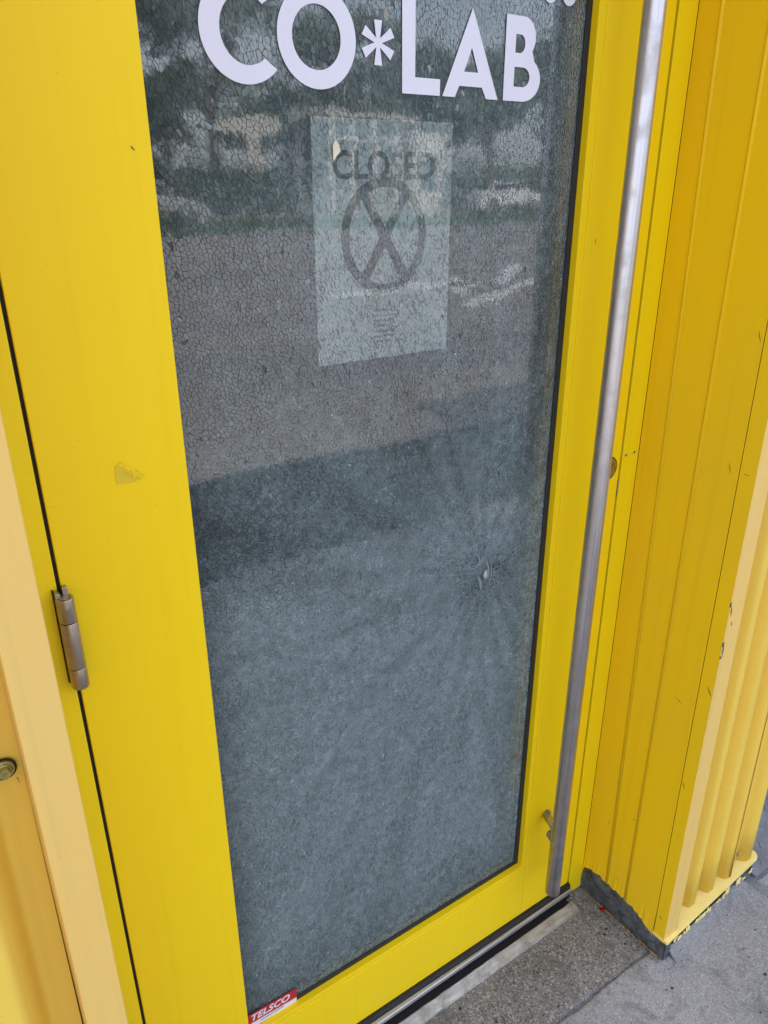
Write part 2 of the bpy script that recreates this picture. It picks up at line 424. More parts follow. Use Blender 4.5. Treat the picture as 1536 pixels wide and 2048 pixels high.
# front rail ledge with rounded far end
led = [(1.1465, -.15), (1.1465, -.2352), (1.1480, -.2366)]
led += [(1.49, -.2160)]
for k in range(9):
    a = -PI/2*.9 + k/8*PI/2*1.15; led.append((1.508+.020*math.cos(a), -.195+.020*math.sin(a)))
led += [(1.512, -.15)]
prism('front_rail', led, 'z', .0495, .0565, m_ledge, cont, .0008)
box('rail_web', 1.160, 1.505, -.2115, -.15, .0, .0493, m_flash, cont)
# flaking paint and sealant left hanging under the rail
rv, rf_ = [], []
random.seed(11)
x = 1.165
flakes = thing
fl_v, fl_f = [], []
while x < 1.50:
    wd = random.uniform(.006, .020); h = random.uniform(.008, .030)
    yb = lerp(-.2335, -.2150, (x-1.147)/.36)
    if random.random() < .6:
        z0 = random.choice([.018, .020, .016, .026]); n = 5
        k = len(fl_v)
        for i in range(n+1): fl_v.append((x+wd*i/n, yb+.001+random.uniform(-.0012, .0012), z0+.001+random.uniform(0, .004)))
        for i in range(n+1): fl_v.append((x+wd*i/n, yb+random.uniform(.000, .003), z0+h*random.uniform(.5, 1)))
        for i in range(n): fl_f.append((k+i, k+i+1, k+n+2+i, k+n+1+i))
    x += wd*random.uniform(.9, 1.7)
fo = mesh_np('paint_flakes', fl_v, fl_f, [m_ledge], cont, kind='stuff')
# left rail
box('front_rail', -6.0, .046, -.238, -.15, .0, .055, m_ledge, cont, .002)

# reveal, right side of the doorway (folded panels with two ribs)
def ztop(z): return min(z, 2.155)
jag = [(-.0005, .0640), (-.012, .0700), (-.022, .0755), (-.034, .0735), (-.042, .0790), (-.052, .0780), (-.064, .0745), (-.072, .0770), (-.085, .0730), (-.0975, .0760), (-.107, .0715), (-.1185, .0740),
       (-.130, .0700), (-.142, .0715), (-.150, .0660), (-.158, .0675), (-.168, .0575), (-.176, .0580), (-.184, .0490), (-.192, .0470), (-.1985, .0440)]
def jz(y):
    for a, b in zip(jag, jag[1:]):
        if b[0] <= y <= a[0]: return lerp(a[1], b[1], (y-a[0])/(b[0]-a[0]))
    return .044
def rev_panel(y0b, y0t, y1b, y1t):
    """panel on x=1.147 between two leaning lines, bottom edge torn"""
    bm = bmesh.new(); n = 14
    fr, bk = [], []
    for i in range(n+1):
        y = lerp(y0b, y1b, i/n); z = jz(y) + random.uniform(-.0008, .0008)
        curl = -.0022*random.random()
        fr.append(bm.verts.new((1.147+curl, y, z)))
    up = [bm.verts.new((1.147, lerp(y0b, y1b, i/n), .11)) for i in range(n+1)]
    top = [bm.verts.new((1.147, lerp(y0t, y1t, i/n), 2.16)) for i in range(n+1)]
    for i in range(n):
        bm.faces.new((fr[i], fr[i+1], up[i+1], up[i])); bm.faces.new((up[i], up[i+1], top[i+1], top[i]))
    return bm_obj('reveal_panel', bm, m_reveal, cont)
L1b, L1t = -.0685, -.0335; L2b, L2t = -.1215, -.1195
rev_panel(-.0003, -.0003, L1b+.0035, L1t+.0035)
rev_panel(L1b-.0035, L1t-.0035, L2b+.0035, L2t+.0035)
rev_panel(L2b-.0035, L2t-.0035, -.1996, -.1948)
def rib(yb, yt):
    bm = bmesh.new(); prof = [(0, .0036), (-.0016, .0022), (-.0026, .0006), (-.0024, -.0010), (-.0008, -.0026), (0, -.0036)]
    lo = [bm.verts.new((1.147+a, yb+b, jz(yb)-.001)) for a, b in prof]; hi = [bm.verts.new((1.147+a, yt+b, 2.16)) for a, b in prof]
    for i in range(len(prof)-1): bm.faces.new((lo[i], lo[i+1], hi[i+1], hi[i]))
    bm.faces.new(lo)
    return bm_obj('reveal_rib', bm, m_reveal, cont, True)
rib(L1b, L1t); rib(L2b, L2t)
box('reveal_backing', 1.151, 1.158, -.2255, .04, .0, 2.3, m_gap, cont)
# dark flashing exposed under the torn edge, crumpled
fv, ff_ = [], []; ny, nz_ = 60, 8
for j in range(nz_+1):
    for i in range(ny+1):
        y = lerp(.0, -.2320, i/ny); zt = jz(y)+.006 if y > -.199 else .047; z = lerp(.0015, zt, j/nz_)
        bulge = -.0025 - .0040*math.sin(PI*j/nz_)*(0.6+.4*mnoise.noise(Vector((y*30, 2, 1)))) + mnoise.noise(Vector((y*60, z*60, 4)))*.002
        bulge *= min(1, max(0.0, (zt-z)/.008)); 
        fv.append((1.1486+bulge, y, z))
for j in range(nz_):
    for i in range(ny): a = j*(ny+1)+i; ff_.append((a, a+1, a+ny+2, a+ny+1))
fo = mesh_np('base_flashing', fv, ff_, [m_flash], cont, smooth=True)
# shreds of yellow paint along the foot of the flashing
sv, sf = [], []
for i in range(46):
    y = -.006-.22*i/46; h = random.uniform(.0012, .0045); k = len(sv); dy = .0040; xx = 1.1440+random.uniform(-.0012, .0005)
    if random.random() < .3: h *= .3
    sv += [(xx-.001, y, .0006), (xx-.001, y-dy, .0006), (xx+.001, y-dy, h), (xx+.001, y, h*random.uniform(.4, 1))]; sf.append((k, k+1, k+2, k+3))
mesh_np('paint_shreds', sv, sf, [paint('dull_shred_paint', (.36, .22, .05), .7, .5)], cont, kind='stuff')
box('flashing_end', 1.1475, 1.166, -.2345, -.2270, .0005, .0470, m_flash, cont)

# sealant bead on the concrete in front of the rail
sb_v, sb_f = [], []
ns = 50
for i in range(ns+1):
    x = lerp(1.168, 1.470, i/ns); yb = lerp(-.234, -.2125, (x-1.15)/.33); wv = mnoise.noise(Vector((x*18, 0, 0)))*.004
    for (a, h) in ((0, .0200), (-.007, .0110), (-.016+wv, .0035), (-.028+wv*1.3, -.0010)):
        sb_v.append((x, yb+a+.004, h+mnoise.noise(Vector((x*60, a*60, 1)))*.0010))
for i in range(ns):
    for j in range(3): a = i*4+j; sb_f.append((a, a+4, a+5, a+1))
struct(mesh_np('mortar_fillet', sb_v, sb_f, [m_mortar], smooth=True))

# bolts on the cladding
def bolt(x, y, z, s, mat, bonded=True):
    b = cyl('bolt', (x, y, z), (x, y-.0030*s, z), .0098*s, .0090*s, mat, cont, 28, bev=.0006)
    cyl('washer', (x, y+.0008, z), (x, y-.0008, z), .0112*s, .0112*s, m_gap, b, 28)
    cyl('flange', (x, y-.0028*s, z), (x, y-.0042*s, z), .0074*s, .0066*s, mat, b, 24, bev=.0004)
    cyl('hex_head', (x, y-.0042*s, z), (x, y-.0095*s, z), .0056*s, .0052*s, mat, b, 6, smooth=False, bev=.0006)
    return b
bolt(.0290, -.191, 1.0505, 1.0, m_boltm)
bolt(1.4590, -.1872, .0790, .80, m_galv)
# rust tear under the left bolt
prism('rust_streak', [(.0375, 1.0385), (.0386, 1.0380), (.0392, 1.030), (.0385, 1.0330)], 'y', -.1935, -.1930, m_bark, cont)

# ================================================================ DOOR FRAME
fr = thing('door_frame', 'lemon yellow metal door frame around the glazed door', 'door frame')
def xl(z, at0=.1412, slope=-.0066): return at0 + slope*z
# left jamb (right edge leans a hair)
hexa('jamb', [(.066, 0, .0), (xl(0)-.0022, 0, .0), (xl(0)-.0022, .05, .0), (.066, .05, .0), (.066, 0, 2.16), (xl(2.16)-.0022, 0, 2.16), (xl(2.16)-.0022, .05, 2.16), (.066, .05, 2.16)], m_jamb, fr, .0012)
GX = 1.1020
hexa('jamb', [(GX+.0012, 0, .002), (1.1466, 0, .002), (1.1466, .05, .002), (GX+.0012, .05, .002), (GX+.0012-.001, 0, 2.16), (1.1466, 0, 2.16), (1.1466, .05, 2.16), (GX+.0002, .05, 2.16)], m_jamb, fr, .0012)
box('header', .1295, GX-.002, 0, .05, 2.10, 2.16, m_jamb, fr, .001)
box('door_stop', .095, 1.14, .047, .062, .0, 2.14, m_gap, None).parent = fr
bpy.data.objects['door_stop'].hide_render = False
# the stop is a frame: rebuild as three strips so that the pane stays clear
bpy.data.objects.remove(bpy.data.objects['door_stop'])
box('door_stop', .10, .165, .0505, .062, .0, 2.14, m_gap, fr)
box('door_stop', 1.075, 1.14, .0505, .062, .0, 2.14, m_gap, fr)
hexa('gap_shade_strip', [(xl(0)-.0021, .004, .0), (xl(0)+.0021, .004, .0), (xl(0)+.0021, .012, .0), (xl(0)-.0021, .012, .0), (xl(2.1)-.0021, .004, 2.1), (xl(2.1)+.0021, .004, 2.1), (xl(2.1)+.0021, .012, 2.1), (xl(2.1)-.0021, .012, 2.1)], m_gap, fr)  # dark strip added to paint the shade inside the gap
box('gap_shade_strip', GX-.0044, GX+.0010, .0055, .012, .02, 2.09, m_gap, fr, xt=(GX-.0054, GX))
for (x, z) in ((1.1110, 1.0890), (1.1340, 1.0905)):
    s_ = cyl('screw', (x, .0004, z), (x, -.0005, z), .0030, .0028, m_galv, fr, 16)
    cyl('screw_recess', (x, -.0004, z-.0002), (x, -.0007, z-.0002), .0013, .0013, m_gap, s_, 8)
# latch strike in the gap
box('latch_strike', GX-.0025, GX+.0010, .0012, .004, 1.010, 1.042, m_galv, fr)

# ================================================================ DOOR
door = thing('glazed_door', 'yellow framed glass door with a shattered pane and tall steel pull', 'door', (.14, 0, .043))
ZB, ZT = .0435, 2.096
SX = .2975   # glass edge of the left stile
hexa('stile', [(xl(ZB)+.0022, 0, ZB), (.3020, 0, ZB), (.3020, .045, ZB), (xl(ZB)+.0022, .045, ZB), (xl(ZT)+.0022, 0, ZT), (.2945, 0, ZT), (.2945, .045, ZT), (xl(ZT)+.0022, .045, ZT)], m_door, door, .0012)
SE = .9490  # seam between bead and right stile
hexa('stile', [(SE+.0006, 0, ZB), (GX-.0046, 0, ZB), (GX-.0046, .045, ZB), (SE+.0006, .045, ZB), (SE+.0036, 0, ZT), (GX-.0056, 0, ZT), (GX-.0056, .045, ZT), (SE+.0036, .045, ZT)], m_door, door, .0010)
box('rail', .3022, SE-.0002, 0, .045, ZB, .1795, m_door, door, .0008)
box('rail', .2950, SE+.002, 0, .045, 1.96, ZT, m_door, door, .0008)
# glazing beads
hexa('glazing_bead', [(.9385, .0004, .1803), (SE, .0004, .1803), (SE, .045, .1803), (.9385, .045, .1803), (.9350, .0004, 1.9598), (SE+.003, .0004, 1.9598), (SE+.003, .045, 1.9598), (.9350, .045, 1.9598)], m_door, door, .0009)
box('glazing_bead', .3023, .9383, .0004, .045, .1800, .1915, m_door, door, .0009)
# rubber gaskets
GY = .0155   # front face of the glass
hexa('gasket', [(.9275, .0125, .1917), (.9384, .0125, .1917), (.9384, .030, .1917), (.9275, .030, .1917), (.9250, .0125, 1.9596), (.9349, .0125, 1.9596), (.9349, .030, 1.9596), (.9250, .030, 1.9596)], m_rubber, door, .0008)
box('gasket', .3023, .9274, .0125, .030, .1917, .2005, m_rubber, door, .0008)
hexa('gasket', [(.3022, .0125, .2008), (.3042, .0125, .2008), (.3042, .030, .2008), (.3022, .030, .2008), (.2952, .0125, 1.9596), (.2972, .0125, 1.9596), (.2972, .030, 1.9596), (.2952, .030, 1.9596)], m_rubber, door)
# seam line beside the bead at the rail is the real 0.8 mm joint; back it with dark
box('joint_backing', SE-.010, SE+.010, .0455, .0475, ZB, ZT, m_gap, door)

# ---- shattered pane --------------------------------------------------------
def mk_glass():
    m = M('laminated_glass')
    at = m.n('ShaderNodeAttribute', attribute_name='dust_sheen')
    geo = m.coord()
    lw = m.n('ShaderNodeFresnel'); lw.inputs['IOR'].default_value = 2.0
    tr = m.n('ShaderNodeBsdfTransparent'); tr.inputs['Color'].default_value = (.965, .99, .99, 1)
    gl = m.n('ShaderNodeBsdfGlossy'); gl.inputs['Roughness'].default_value = .004; gl.inputs['Color'].default_value = (1, 1, 1, 1)
    nrm = m.bump(m.noise(30, 2, .5, m.coord((.35, 1, 1))), .12, .0006, m.bump(m.noise(420, 3, .6, geo), .03, .00020))
    m.t.links.new(nrm, gl.inputs['Normal'])
    mx = m.n('ShaderNodeMixShader'); m.t.links.new(lw.outputs[0], mx.inputs[0]); m.t.links.new(tr.outputs[0], mx.inputs[1]); m.t.links.new(gl.outputs[0], mx.inputs[2])
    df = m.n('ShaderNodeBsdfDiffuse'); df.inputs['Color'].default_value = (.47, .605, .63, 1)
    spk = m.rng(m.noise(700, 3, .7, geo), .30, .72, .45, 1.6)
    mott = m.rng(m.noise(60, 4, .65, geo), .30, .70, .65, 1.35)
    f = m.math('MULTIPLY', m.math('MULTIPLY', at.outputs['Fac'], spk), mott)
    glints = m.math('MULTIPLY', m.rng(m.vor(130, geo), .0, .13, 1.0, 0), m.rng(m.noise(43, 3, .6, geo), .54, .59))  # glints painted as pale diffuse spots
    f = m.math('MAXIMUM', f, glints)
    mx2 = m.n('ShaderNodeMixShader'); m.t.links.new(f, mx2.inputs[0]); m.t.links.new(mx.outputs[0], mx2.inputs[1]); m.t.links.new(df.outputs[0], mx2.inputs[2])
    return m.done(mx2)
def mk_crack(name, col, fac, rough, glossy):
    m = M(name)
    at = m.n('ShaderNodeAttribute', attribute_name='vis')
    tr = m.n('ShaderNodeBsdfTransparent')
    df = m.n('ShaderNodeBsdfDiffuse'); df.inputs['Color'].default_value = col + (1,)
    gl = m.n('ShaderNodeBsdfGlossy'); gl.inputs['Roughness'].default_value = rough; gl.inputs['Color'].default_value = (.7, .78, .8, 1)
    a = m.n('ShaderNodeMixShader'); a.inputs[0].default_value = glossy; m.t.links.new(df.outputs[0], a.inputs[1]); m.t.links.new(gl.outputs[0], a.inputs[2])
    b = m.n('ShaderNodeMixShader'); m.t.links.new(m.math('MULTIPLY', at.outputs['Fac'], fac), b.inputs[0]); m.t.links.new(tr.outputs[0], b.inputs[1]); m.t.links.new(a.outputs[0], b.inputs[2])
    return m.done(b)
m_glass = mk_glass()
m_crack = mk_crack('crack_face', (.30, .39, .42), .20, .22, .25)
m_mouth = mk_crack('crack_mouth', (.25, .31, .33), .85, .3, .10)
m_mouthd = mk_crack('dark_crack_mouth', (.020, .026, .030), .95, .3, .05)
m_crackd = mk_crack('dark_crack_face', (.012, .016, .018), .42, .2, .06)

PX0, PX1, PZ0, PZ1 = .2950, .9300, .1985, 1.905
CX, CZ = .797, .936
def build_pane():
    g = .70; s = .0046; ZS = .80
    rng = np.random.default_rng(5)
    TR = np.linspace(0, 3, 30001); TQ = TR*(TR**2+.11**2)**((g-1)/2)
    # jittered hexagonal grid in the stretched space
    def fwd(x, z):
        pass
    def inv(u, v):
        rq = np.hypot(u, v)+1e-9; r = np.interp(rq, TQ, TR); k = r/rq; return CX+u*k, CZ+v*k/ZS
    us, vs2 = np.meshgrid(np.arange(-1.0, 1.0, s), np.arange(-1.2, 1.4, s*.87))
    us = us + (np.arange(us.shape[0]) % 2)[:, None]*s*.5
    us = us + rng.uniform(-.62, .62, us.shape)*s; vs2 = vs2 + rng.uniform(-.62, .62, vs2.shape)*s
    u = us.ravel(); v = vs2.ravel(); x, z = inv(u, v)
    keep = (rng.random(x.shape) > .12) & (x > PX0-.02) & (x < PX1+.02) & (z > PZ0-.02) & (z < PZ1+.02)
    u, v, x, z = u[keep], v[keep], x[keep], z[keep]
    pts = [Vector((a, b)) for a, b in zip(u, v)]
    res = delaunay_2d_cdt(pts, [], [], 0, 1e-9)
    P = np.array([(p.x, p.y) for p in res[0]]); T = np.array([t for t in res[2] if len(t) == 3])
    A, B, Cc = P[T[:, 0]], P[T[:, 1]], P[T[:, 2]]
    D = 2*(A[:, 0]*(B[:, 1]-Cc[:, 1])+B[:, 0]*(Cc[:, 1]-A[:, 1])+Cc[:, 0]*(A[:, 1]-B[:, 1]))
    D[np.abs(D) < 1e-12] = 1e-12
    a2, b2, c2 = (A**2).sum(1), (B**2).sum(1), (Cc**2).sum(1)
    U = np.stack([(a2*(B[:, 1]-Cc[:, 1])+b2*(Cc[:, 1]-A[:, 1])+c2*(A[:, 1]-B[:, 1]))/D, (a2*(Cc[:, 0]-B[:, 0])+b2*(A[:, 0]-Cc[:, 0])+c2*(B[:, 0]-A[:, 0]))/D], 1)
    cent = (A+B+Cc)/3; far = np.hypot(*(U-cent).T) > 4*s; U[far] = cent[far]
    ux, uz = inv(U[:, 0], U[:, 1]); ux = np.clip(ux, PX0, PX1); uz = np.clip(uz, PZ0, PZ1)
    inc = [[] for _ in range(len(P))]
    edge = {}
    for ti, t in enumerate(T):
        for k in range(3):
            inc[t[k]].append(ti)
            e = (min(t[k], t[(k+1) % 3]), max(t[k], t[(k+1) % 3])); edge.setdefault(e, []).append(ti)
    px, pz = inv(P[:, 0], P[:, 1])
    V, F, dust_sheen = [], [], []
    for i, ts in enumerate(inc):
        if len(ts) < 3: continue
        cx, cz = px[i], pz[i]
        if not (PX0-.004 < cx < PX1+.004 and PZ0-.004 < cz < PZ1+.004): continue
        ang = np.arctan2(U[ts, 1]-P[i, 1], U[ts, 0]-P[i, 0]); o = np.argsort(ang)
        q = [(ux[ts[j]], uz[ts[j]]) for j in o]
        mx_ = sum(a for a, b in q)/len(q); mz_ = sum(b for a, b in q)/len(q)
        size = max(1e-4, max(math.hypot(a-mx_, b-mz_) for a, b in q))
        sc = max(.35, 1 - .00012/size - .05)
        r = math.hypot(mx_-CX, mz_-CZ)
        # slow buckling of the sheet plus a random tilt of every fragment
        tx = .004*mnoise.noise(Vector((mx_*5, mz_*5, 0))); tz = .0035*mnoise.noise(Vector((mx_*6, mz_*6, 7)))
        j1, j2 = rng.normal(0, .0009, 2); near = math.exp(-r/.16)
        j1 += near*rng.normal(0, .006); j2 += near*rng.normal(0, .006)
        if rng.random() < .010: j1 += rng.normal(0, .10); j2 += rng.normal(0, .10)
        tx += j1; tz += j2
        bend = -.004*math.exp(-(r/.05)**2)*-1
        k = len(V)
        for a, b in q:
            a = mx_+(a-mx_)*sc; b = mz_+(b-mz_)*sc
            V.append((a, GY+bend+max(-.0012, min(.0012, (a-mx_)*tx+(b-mz_)*tz)), b))
        F.append(list(range(k, k+len(q))))
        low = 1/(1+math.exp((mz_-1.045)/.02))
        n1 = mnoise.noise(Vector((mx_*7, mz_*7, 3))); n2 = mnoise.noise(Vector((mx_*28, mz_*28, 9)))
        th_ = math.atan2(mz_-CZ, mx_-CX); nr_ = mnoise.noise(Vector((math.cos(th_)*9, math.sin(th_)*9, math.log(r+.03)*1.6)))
        dd = .125 + .03/(1+math.exp((mz_-1.19)/.02)) + .11*low + .04*n1 + .03*n2 + .07*nr_ + rng.exponential(.018)  # both steps paint the brightness of the reflected ground bands into this value
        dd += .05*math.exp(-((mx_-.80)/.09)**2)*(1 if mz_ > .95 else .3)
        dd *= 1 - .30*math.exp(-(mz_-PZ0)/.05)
        if rng.random() < .004: dd += rng.uniform(.05, .2)  # rare paler fragments, glitter painted into the colour
        # fragments darker at the left edge; haze painted at the right over the reflection
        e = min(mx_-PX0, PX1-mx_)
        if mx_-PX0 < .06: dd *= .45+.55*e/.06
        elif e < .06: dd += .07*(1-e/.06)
        dust_sheen.append(max(.02, min(.9, dd)))
    CV, CF, vis, mi = [], [], [], []
    for e, ts in edge.items():
        if len(ts) != 2: continue
        x0, z0, x1, z1 = ux[ts[0]], uz[ts[0]], ux[ts[1]], uz[ts[1]]
        L = math.hypot(x1-x0, z1-z0)
        if L < 1e-5 or L > .05: continue
        mx_, mz_ = (x0+x1)/2, (z0+z1)/2
        n1 = mnoise.noise(Vector((mx_*9, mz_*9, 21))); n2 = mnoise.noise(Vector((mx_*45, mz_*45, 5)))
        eL, eR = mx_-.300, PX1-mx_
        th_ = math.atan2(mz_-CZ, mx_-CX); nr_ = mnoise.noise(Vector((math.cos(th_)*9, math.sin(th_)*9, math.log(math.hypot(mx_-CX, mz_-CZ)+.03)*1.6+5)))
        pd = .26 + .30*n1 + .45*nr_ + .16*(mz_ > 1.3) - .25*math.exp(-(math.hypot(mx_-CX, mz_-CZ)/.05)**2) + .55*math.exp(-eL/.07) + .50*math.exp(-eR/.07) + .35*math.exp(-(mz_-PZ0)/.08) + .25*n2 + (.12 if mz_ > 1.25 else 0)
        dark = rng.random() < pd
        vv = .50 + .50*rng.random() + .3*n1
        if dark: vv = min(1, vv+.35)
        vv *= .22 + .78*(abs(z1-z0)/L)**.8 if mz_ > 1.19 else .6+.4*(abs(z1-z0)/L)
        depth = .0030
        sx, sz = rng.normal(0, .0009, 2)      # crack faces lean a little
        k = len(CV); y0 = GY+.0003
        CV += [(x0, y0, z0), (x1, y0, z1), (x1+sx, y0+depth, z1+sz), (x0+sx, y0+depth, z0+sz)]
        CF.append((k, k+1, k+2, k+3)); vis.append(max(.08, min(1, vv))); mi.append(1 if dark else 0)
        # the mouth of the crack on the face of the pane
        hw = rng.uniform(.00014, .00044)*(1.15 if dark else 1); nx_, nz_2 = -(z1-z0)/L*hw, (x1-x0)/L*hw; k = len(CV); yf = GY-.0003-.0001*rng.random()
        CV += [(x0-nx_*.6, yf, z0-nz_2*.6), (x1-nx_, yf, z1-nz_2), (x1+nx_, yf, z1+nz_2), (x0+nx_*.6, yf, z0+nz_2*.6)]
        CF.append((k, k+1, k+2, k+3)); vis.append(min(1, (vv*1.2+.04)*rng.random()**.6)); mi.append(3 if dark else 2)
    return V, F, dust_sheen, CV, CF, vis, mi
V, F, dust_sheen, CV, CF, vis, mi = build_pane()
dl = door.location
pane = box('glass_pane', PX0+.001, .9285, .0225, .0235, PZ0, 1.955, None, door)
mb = M('back_sheet'); fr_ = mb.n('ShaderNodeFresnel'); fr_.inputs['IOR'].default_value = 1.12
t_ = mb.n('ShaderNodeBsdfTransparent'); t_.inputs['Color'].default_value = (.95, .98, .98, 1); g_ = mb.n('ShaderNodeBsdfGlossy'); g_.inputs['Roughness'].default_value = .08
x_ = mb.n('ShaderNodeMixShader'); mb.t.links.new(fr_.outputs[0], x_.inputs[0]); mb.t.links.new(t_.outputs[0], x_.inputs[1]); mb.t.links.new(g_.outputs[0], x_.inputs[2])
pane.data.materials.clear(); pane.data.materials.append(mb.done(x_))
def shift(vl): return [(a-dl.x, b-dl.y, c-dl.z) for a, b, c in vl]
mesh_np('glass_fragments', shift(V), F, [m_glass], pane, kind='stuff', attr={'dust_sheen': dust_sheen})
mesh_np('cracks', shift(CV), CF, [m_crack, m_crackd, m_mouth, m_mouthd], pane, midx=mi, kind='stuff', attr={'vis': vis})

# impact point: lifted shards and a crushed white spot
random.seed(3)
def shard(cx, cz, L, wd, ang, lift, mat):
    bm = bmesh.new(); c, s_ = math.cos(ang), math.sin(ang); pts = []
    n = 8
    for i in range(n+1):
        t = i/n-.5; hw = wd*(1-(2*t)**2)*.5+.0001; bow = .18*L*(t*t)
        for sg in (-1, 1): pts.append(bm.verts.new((cx + c*L*t - s_*(sg*hw+bow) - dl.x, GY-.0012-lift*(1-(2*t)**2) - dl.y, cz + s_*L*t + c*(sg*hw+bow) - dl.z)))
    for i in range(n): a = i*2; bm.faces.new((pts[a], pts[a+1], pts[a+3], pts[a+2]))
    bmesh.ops.solidify(bm, geom=bm.faces[:], thickness=-.0006)
    return bm_obj('shard', bm, mat, pane)
m_shard = M('shard_edge'); m_shard = m_shard.done(m_shard.bsdf(Base_Color=(.42, .47, .56), Roughness=.12, Specular_IOR_Level=.9))
m_shard2 = M('shard_grey'); m_shard2 = m_shard2.done(m_shard2.bsdf(Base_Color=(.34, .41, .42), Roughness=.12, Specular_IOR_Level=.9))
for (dx, dz, L, wd, a, l, mt) in [(-.012, .028, .030, .0016, 62, .003, m_shard), (-.006, .030, .034, .0014, 60, .003, m_shard), (-.018, .022, .022, .0016, 58, .002, m_shard),
                              (.006, .006, .045, .003, 100, .003, m_shard2), (.012, -.006, .05, .0024, 84, .003, m_shard2), (-.010, -.016, .036, .006, 105, .002, m_shard2),
                              (-.034, .030, .036, .0012, 35, .001, m_shard2), (-.028, .040, .030, .0010, 50, .001, m_shard2), (.004, .050, .040, .0010, 70, .001, m_shard2)]:
    shard(CX+dx, CZ+dz, L, wd, R(a), l, mt)
m_crush = M('crushed_glass'); m_crush = m_crush.done(m_crush.bsdf(Base_Color=m_crush.mix(m_crush.rng(m_crush.noise(420, 4, .7), .35, .65), (.20, .25, .27), (.55, .60, .62)), Roughness=.45, Normal=m_crush.bump(m_crush.noise(500, 4, .7), .9, .002)))
bm = bmesh.new(); bmesh.ops.create_icosphere(bm, subdivisions=3, radius=1)
for v_ in bm.verts:
    k = 1+.25*mnoise.noise(v_.co*3); v_.co = Vector((CX+.004+v_.co.x*.0060*k, GY-.0004+v_.co.y*.0016*k, CZ-.004+v_.co.z*.0085*k)) - dl
bm_obj('crushed_spot', bm, m_crush, pane, True)

for i in range(34):
    a = random.uniform(0, 2*PI); r_ = random.uniform(.018, .085); 
    if math.cos(a-R(250)) > .6: continue
    shard(CX+r_*math.cos(a), CZ+r_*math.sin(a), random.uniform(.010, .028), random.uniform(.0004, .0011), a+random.gauss(0, .25)+(PI/2 if random.random() < .3 else 0), .0003, m_shard2)
# ---- vinyl lettering on the outside of the pane -----------------------------
LY0, LY1 = GY-.0018, GY-.0014
def flat(name, loops, mat, parent, y0, y1, holes=()):
    """outline (x,z) with holes, extruded between two y; built through a filled curve"""
    cu = bpy.data.curves.new(name, 'CURVE'); cu.dimensions = '2D'; cu.fill_mode = 'BOTH'; cu.extrude = abs(y1-y0)/2
    for lp in loops:
        sp = cu.splines.new('POLY'); sp.points.add(len(lp)-1)
        for i, (a, b) in enumerate(lp): sp.points[i].co = (a, b, 0, 1)
        sp.use_cyclic_u = True
    tmp = bpy.data.objects.new('tmp', cu); me = tmp.to_mesh().copy(); bpy.data.objects.remove(tmp); bpy.data.curves.remove(cu)
    d = off(parent); me.transform(Matrix.Translation((-d.x, (y0+y1)/2-d.y, -d.z)) @ Matrix.Rotation(PI/2, 4, 'X'))
    me.name = name
    return link(name, me, mat, parent)
def arc(cx, cz, rx, rz, a0, a1, n=40): return [(cx+rx*math.cos(R(lerp(a0, a1, i/n))), cz+rz*math.sin(R(lerp(a0, a1, i/n)))) for i in range(n+1)]
BZ, TZ = 1.6425, 1.7400
mz0 = (BZ+TZ)/2
# C
outer = arc(.4138, mz0, .0505, .0508, 43, 317); inner = arc(.4165, mz0, .0305, .0325, 310, 50)
flat('letter', [outer+inner], m_white, door, LY0, LY1)
# O
flat('letter', [arc(.5025, mz0, .0502, .0508, 0, 357), arc(.5015, mz0, .0310, .0318, 0, 357)], m_white, door, LY0, LY1)
# asterisk
ast = []
acx, acz = .5835, 1.6925
for k in range(6):
    th = R(90 - 60*k)
    for (rr, hw) in ((.0058, None), (.0222, -.0054), (.0222, .0054)):
        pass
pts = []
for k in range(6):
    th = R(90+60*k); c, s_ = math.cos(th), math.sin(th); Lr = .0228 if k % 3 == 0 else .0232
    ti = R(90+60*k-30); pts.append((acx+.0052*math.cos(ti), acz+.0052*math.sin(ti)))
    for hw in (-.0055, .0055): pts.append((acx+c*Lr - s_*hw, acz+s_*Lr + c*hw))
flat('letter', [pts], m_white, door, LY0, LY1)
# L, A, B
flat('letter', [[(.6183, BZ), (.6760, BZ), (.6760, BZ+.0182), (.6375, BZ+.0182), (.6368, TZ+.001), (.6175, TZ+.001)]], m_white, door, LY0, LY1)
flat('letter', [[(.6800, BZ), (.7002, BZ), (.7066, BZ+.0128), (.7442, BZ+.0128), (.7520, BZ), (.7722, BZ), (.7248, TZ+.001)], [(.7140, BZ+.0290), (.7255, BZ+.0560), (.7372, BZ+.0290)]], m_white, door, LY0, LY1)
Bo = [(.7815, BZ), (.8120, BZ)] + arc(.8150, BZ+.0265, .0315, .0265, -84, 52, 18) + arc(.8120, TZ-.0235, .0220, .0235, -38, 88, 16) + [(.7815, TZ)]
flat('letter', [Bo, [(.7990, BZ+.0170), (.8110, BZ+.0170)] + arc(.8140, BZ+.0285, .0130, .0115, -80, 80, 12) + [(.7990, BZ+.0400)], [(.7990, BZ+.0560), (.8060, BZ+.0560)] + arc(.8070, BZ+.0665, .0090, .0105, -80, 80, 12) + [(.7990, BZ+.0770)]], m_white, door, LY0, LY1)
# the row above: only the feet of two round letters reach into the picture
for cx in (.8555, .8905): flat('letter', [arc(cx, 1.7725, .0128, .0135, 0, 352), arc(cx, 1.7725, .0062, .0068, 0, 352)], m_white, door, LY0, LY1)

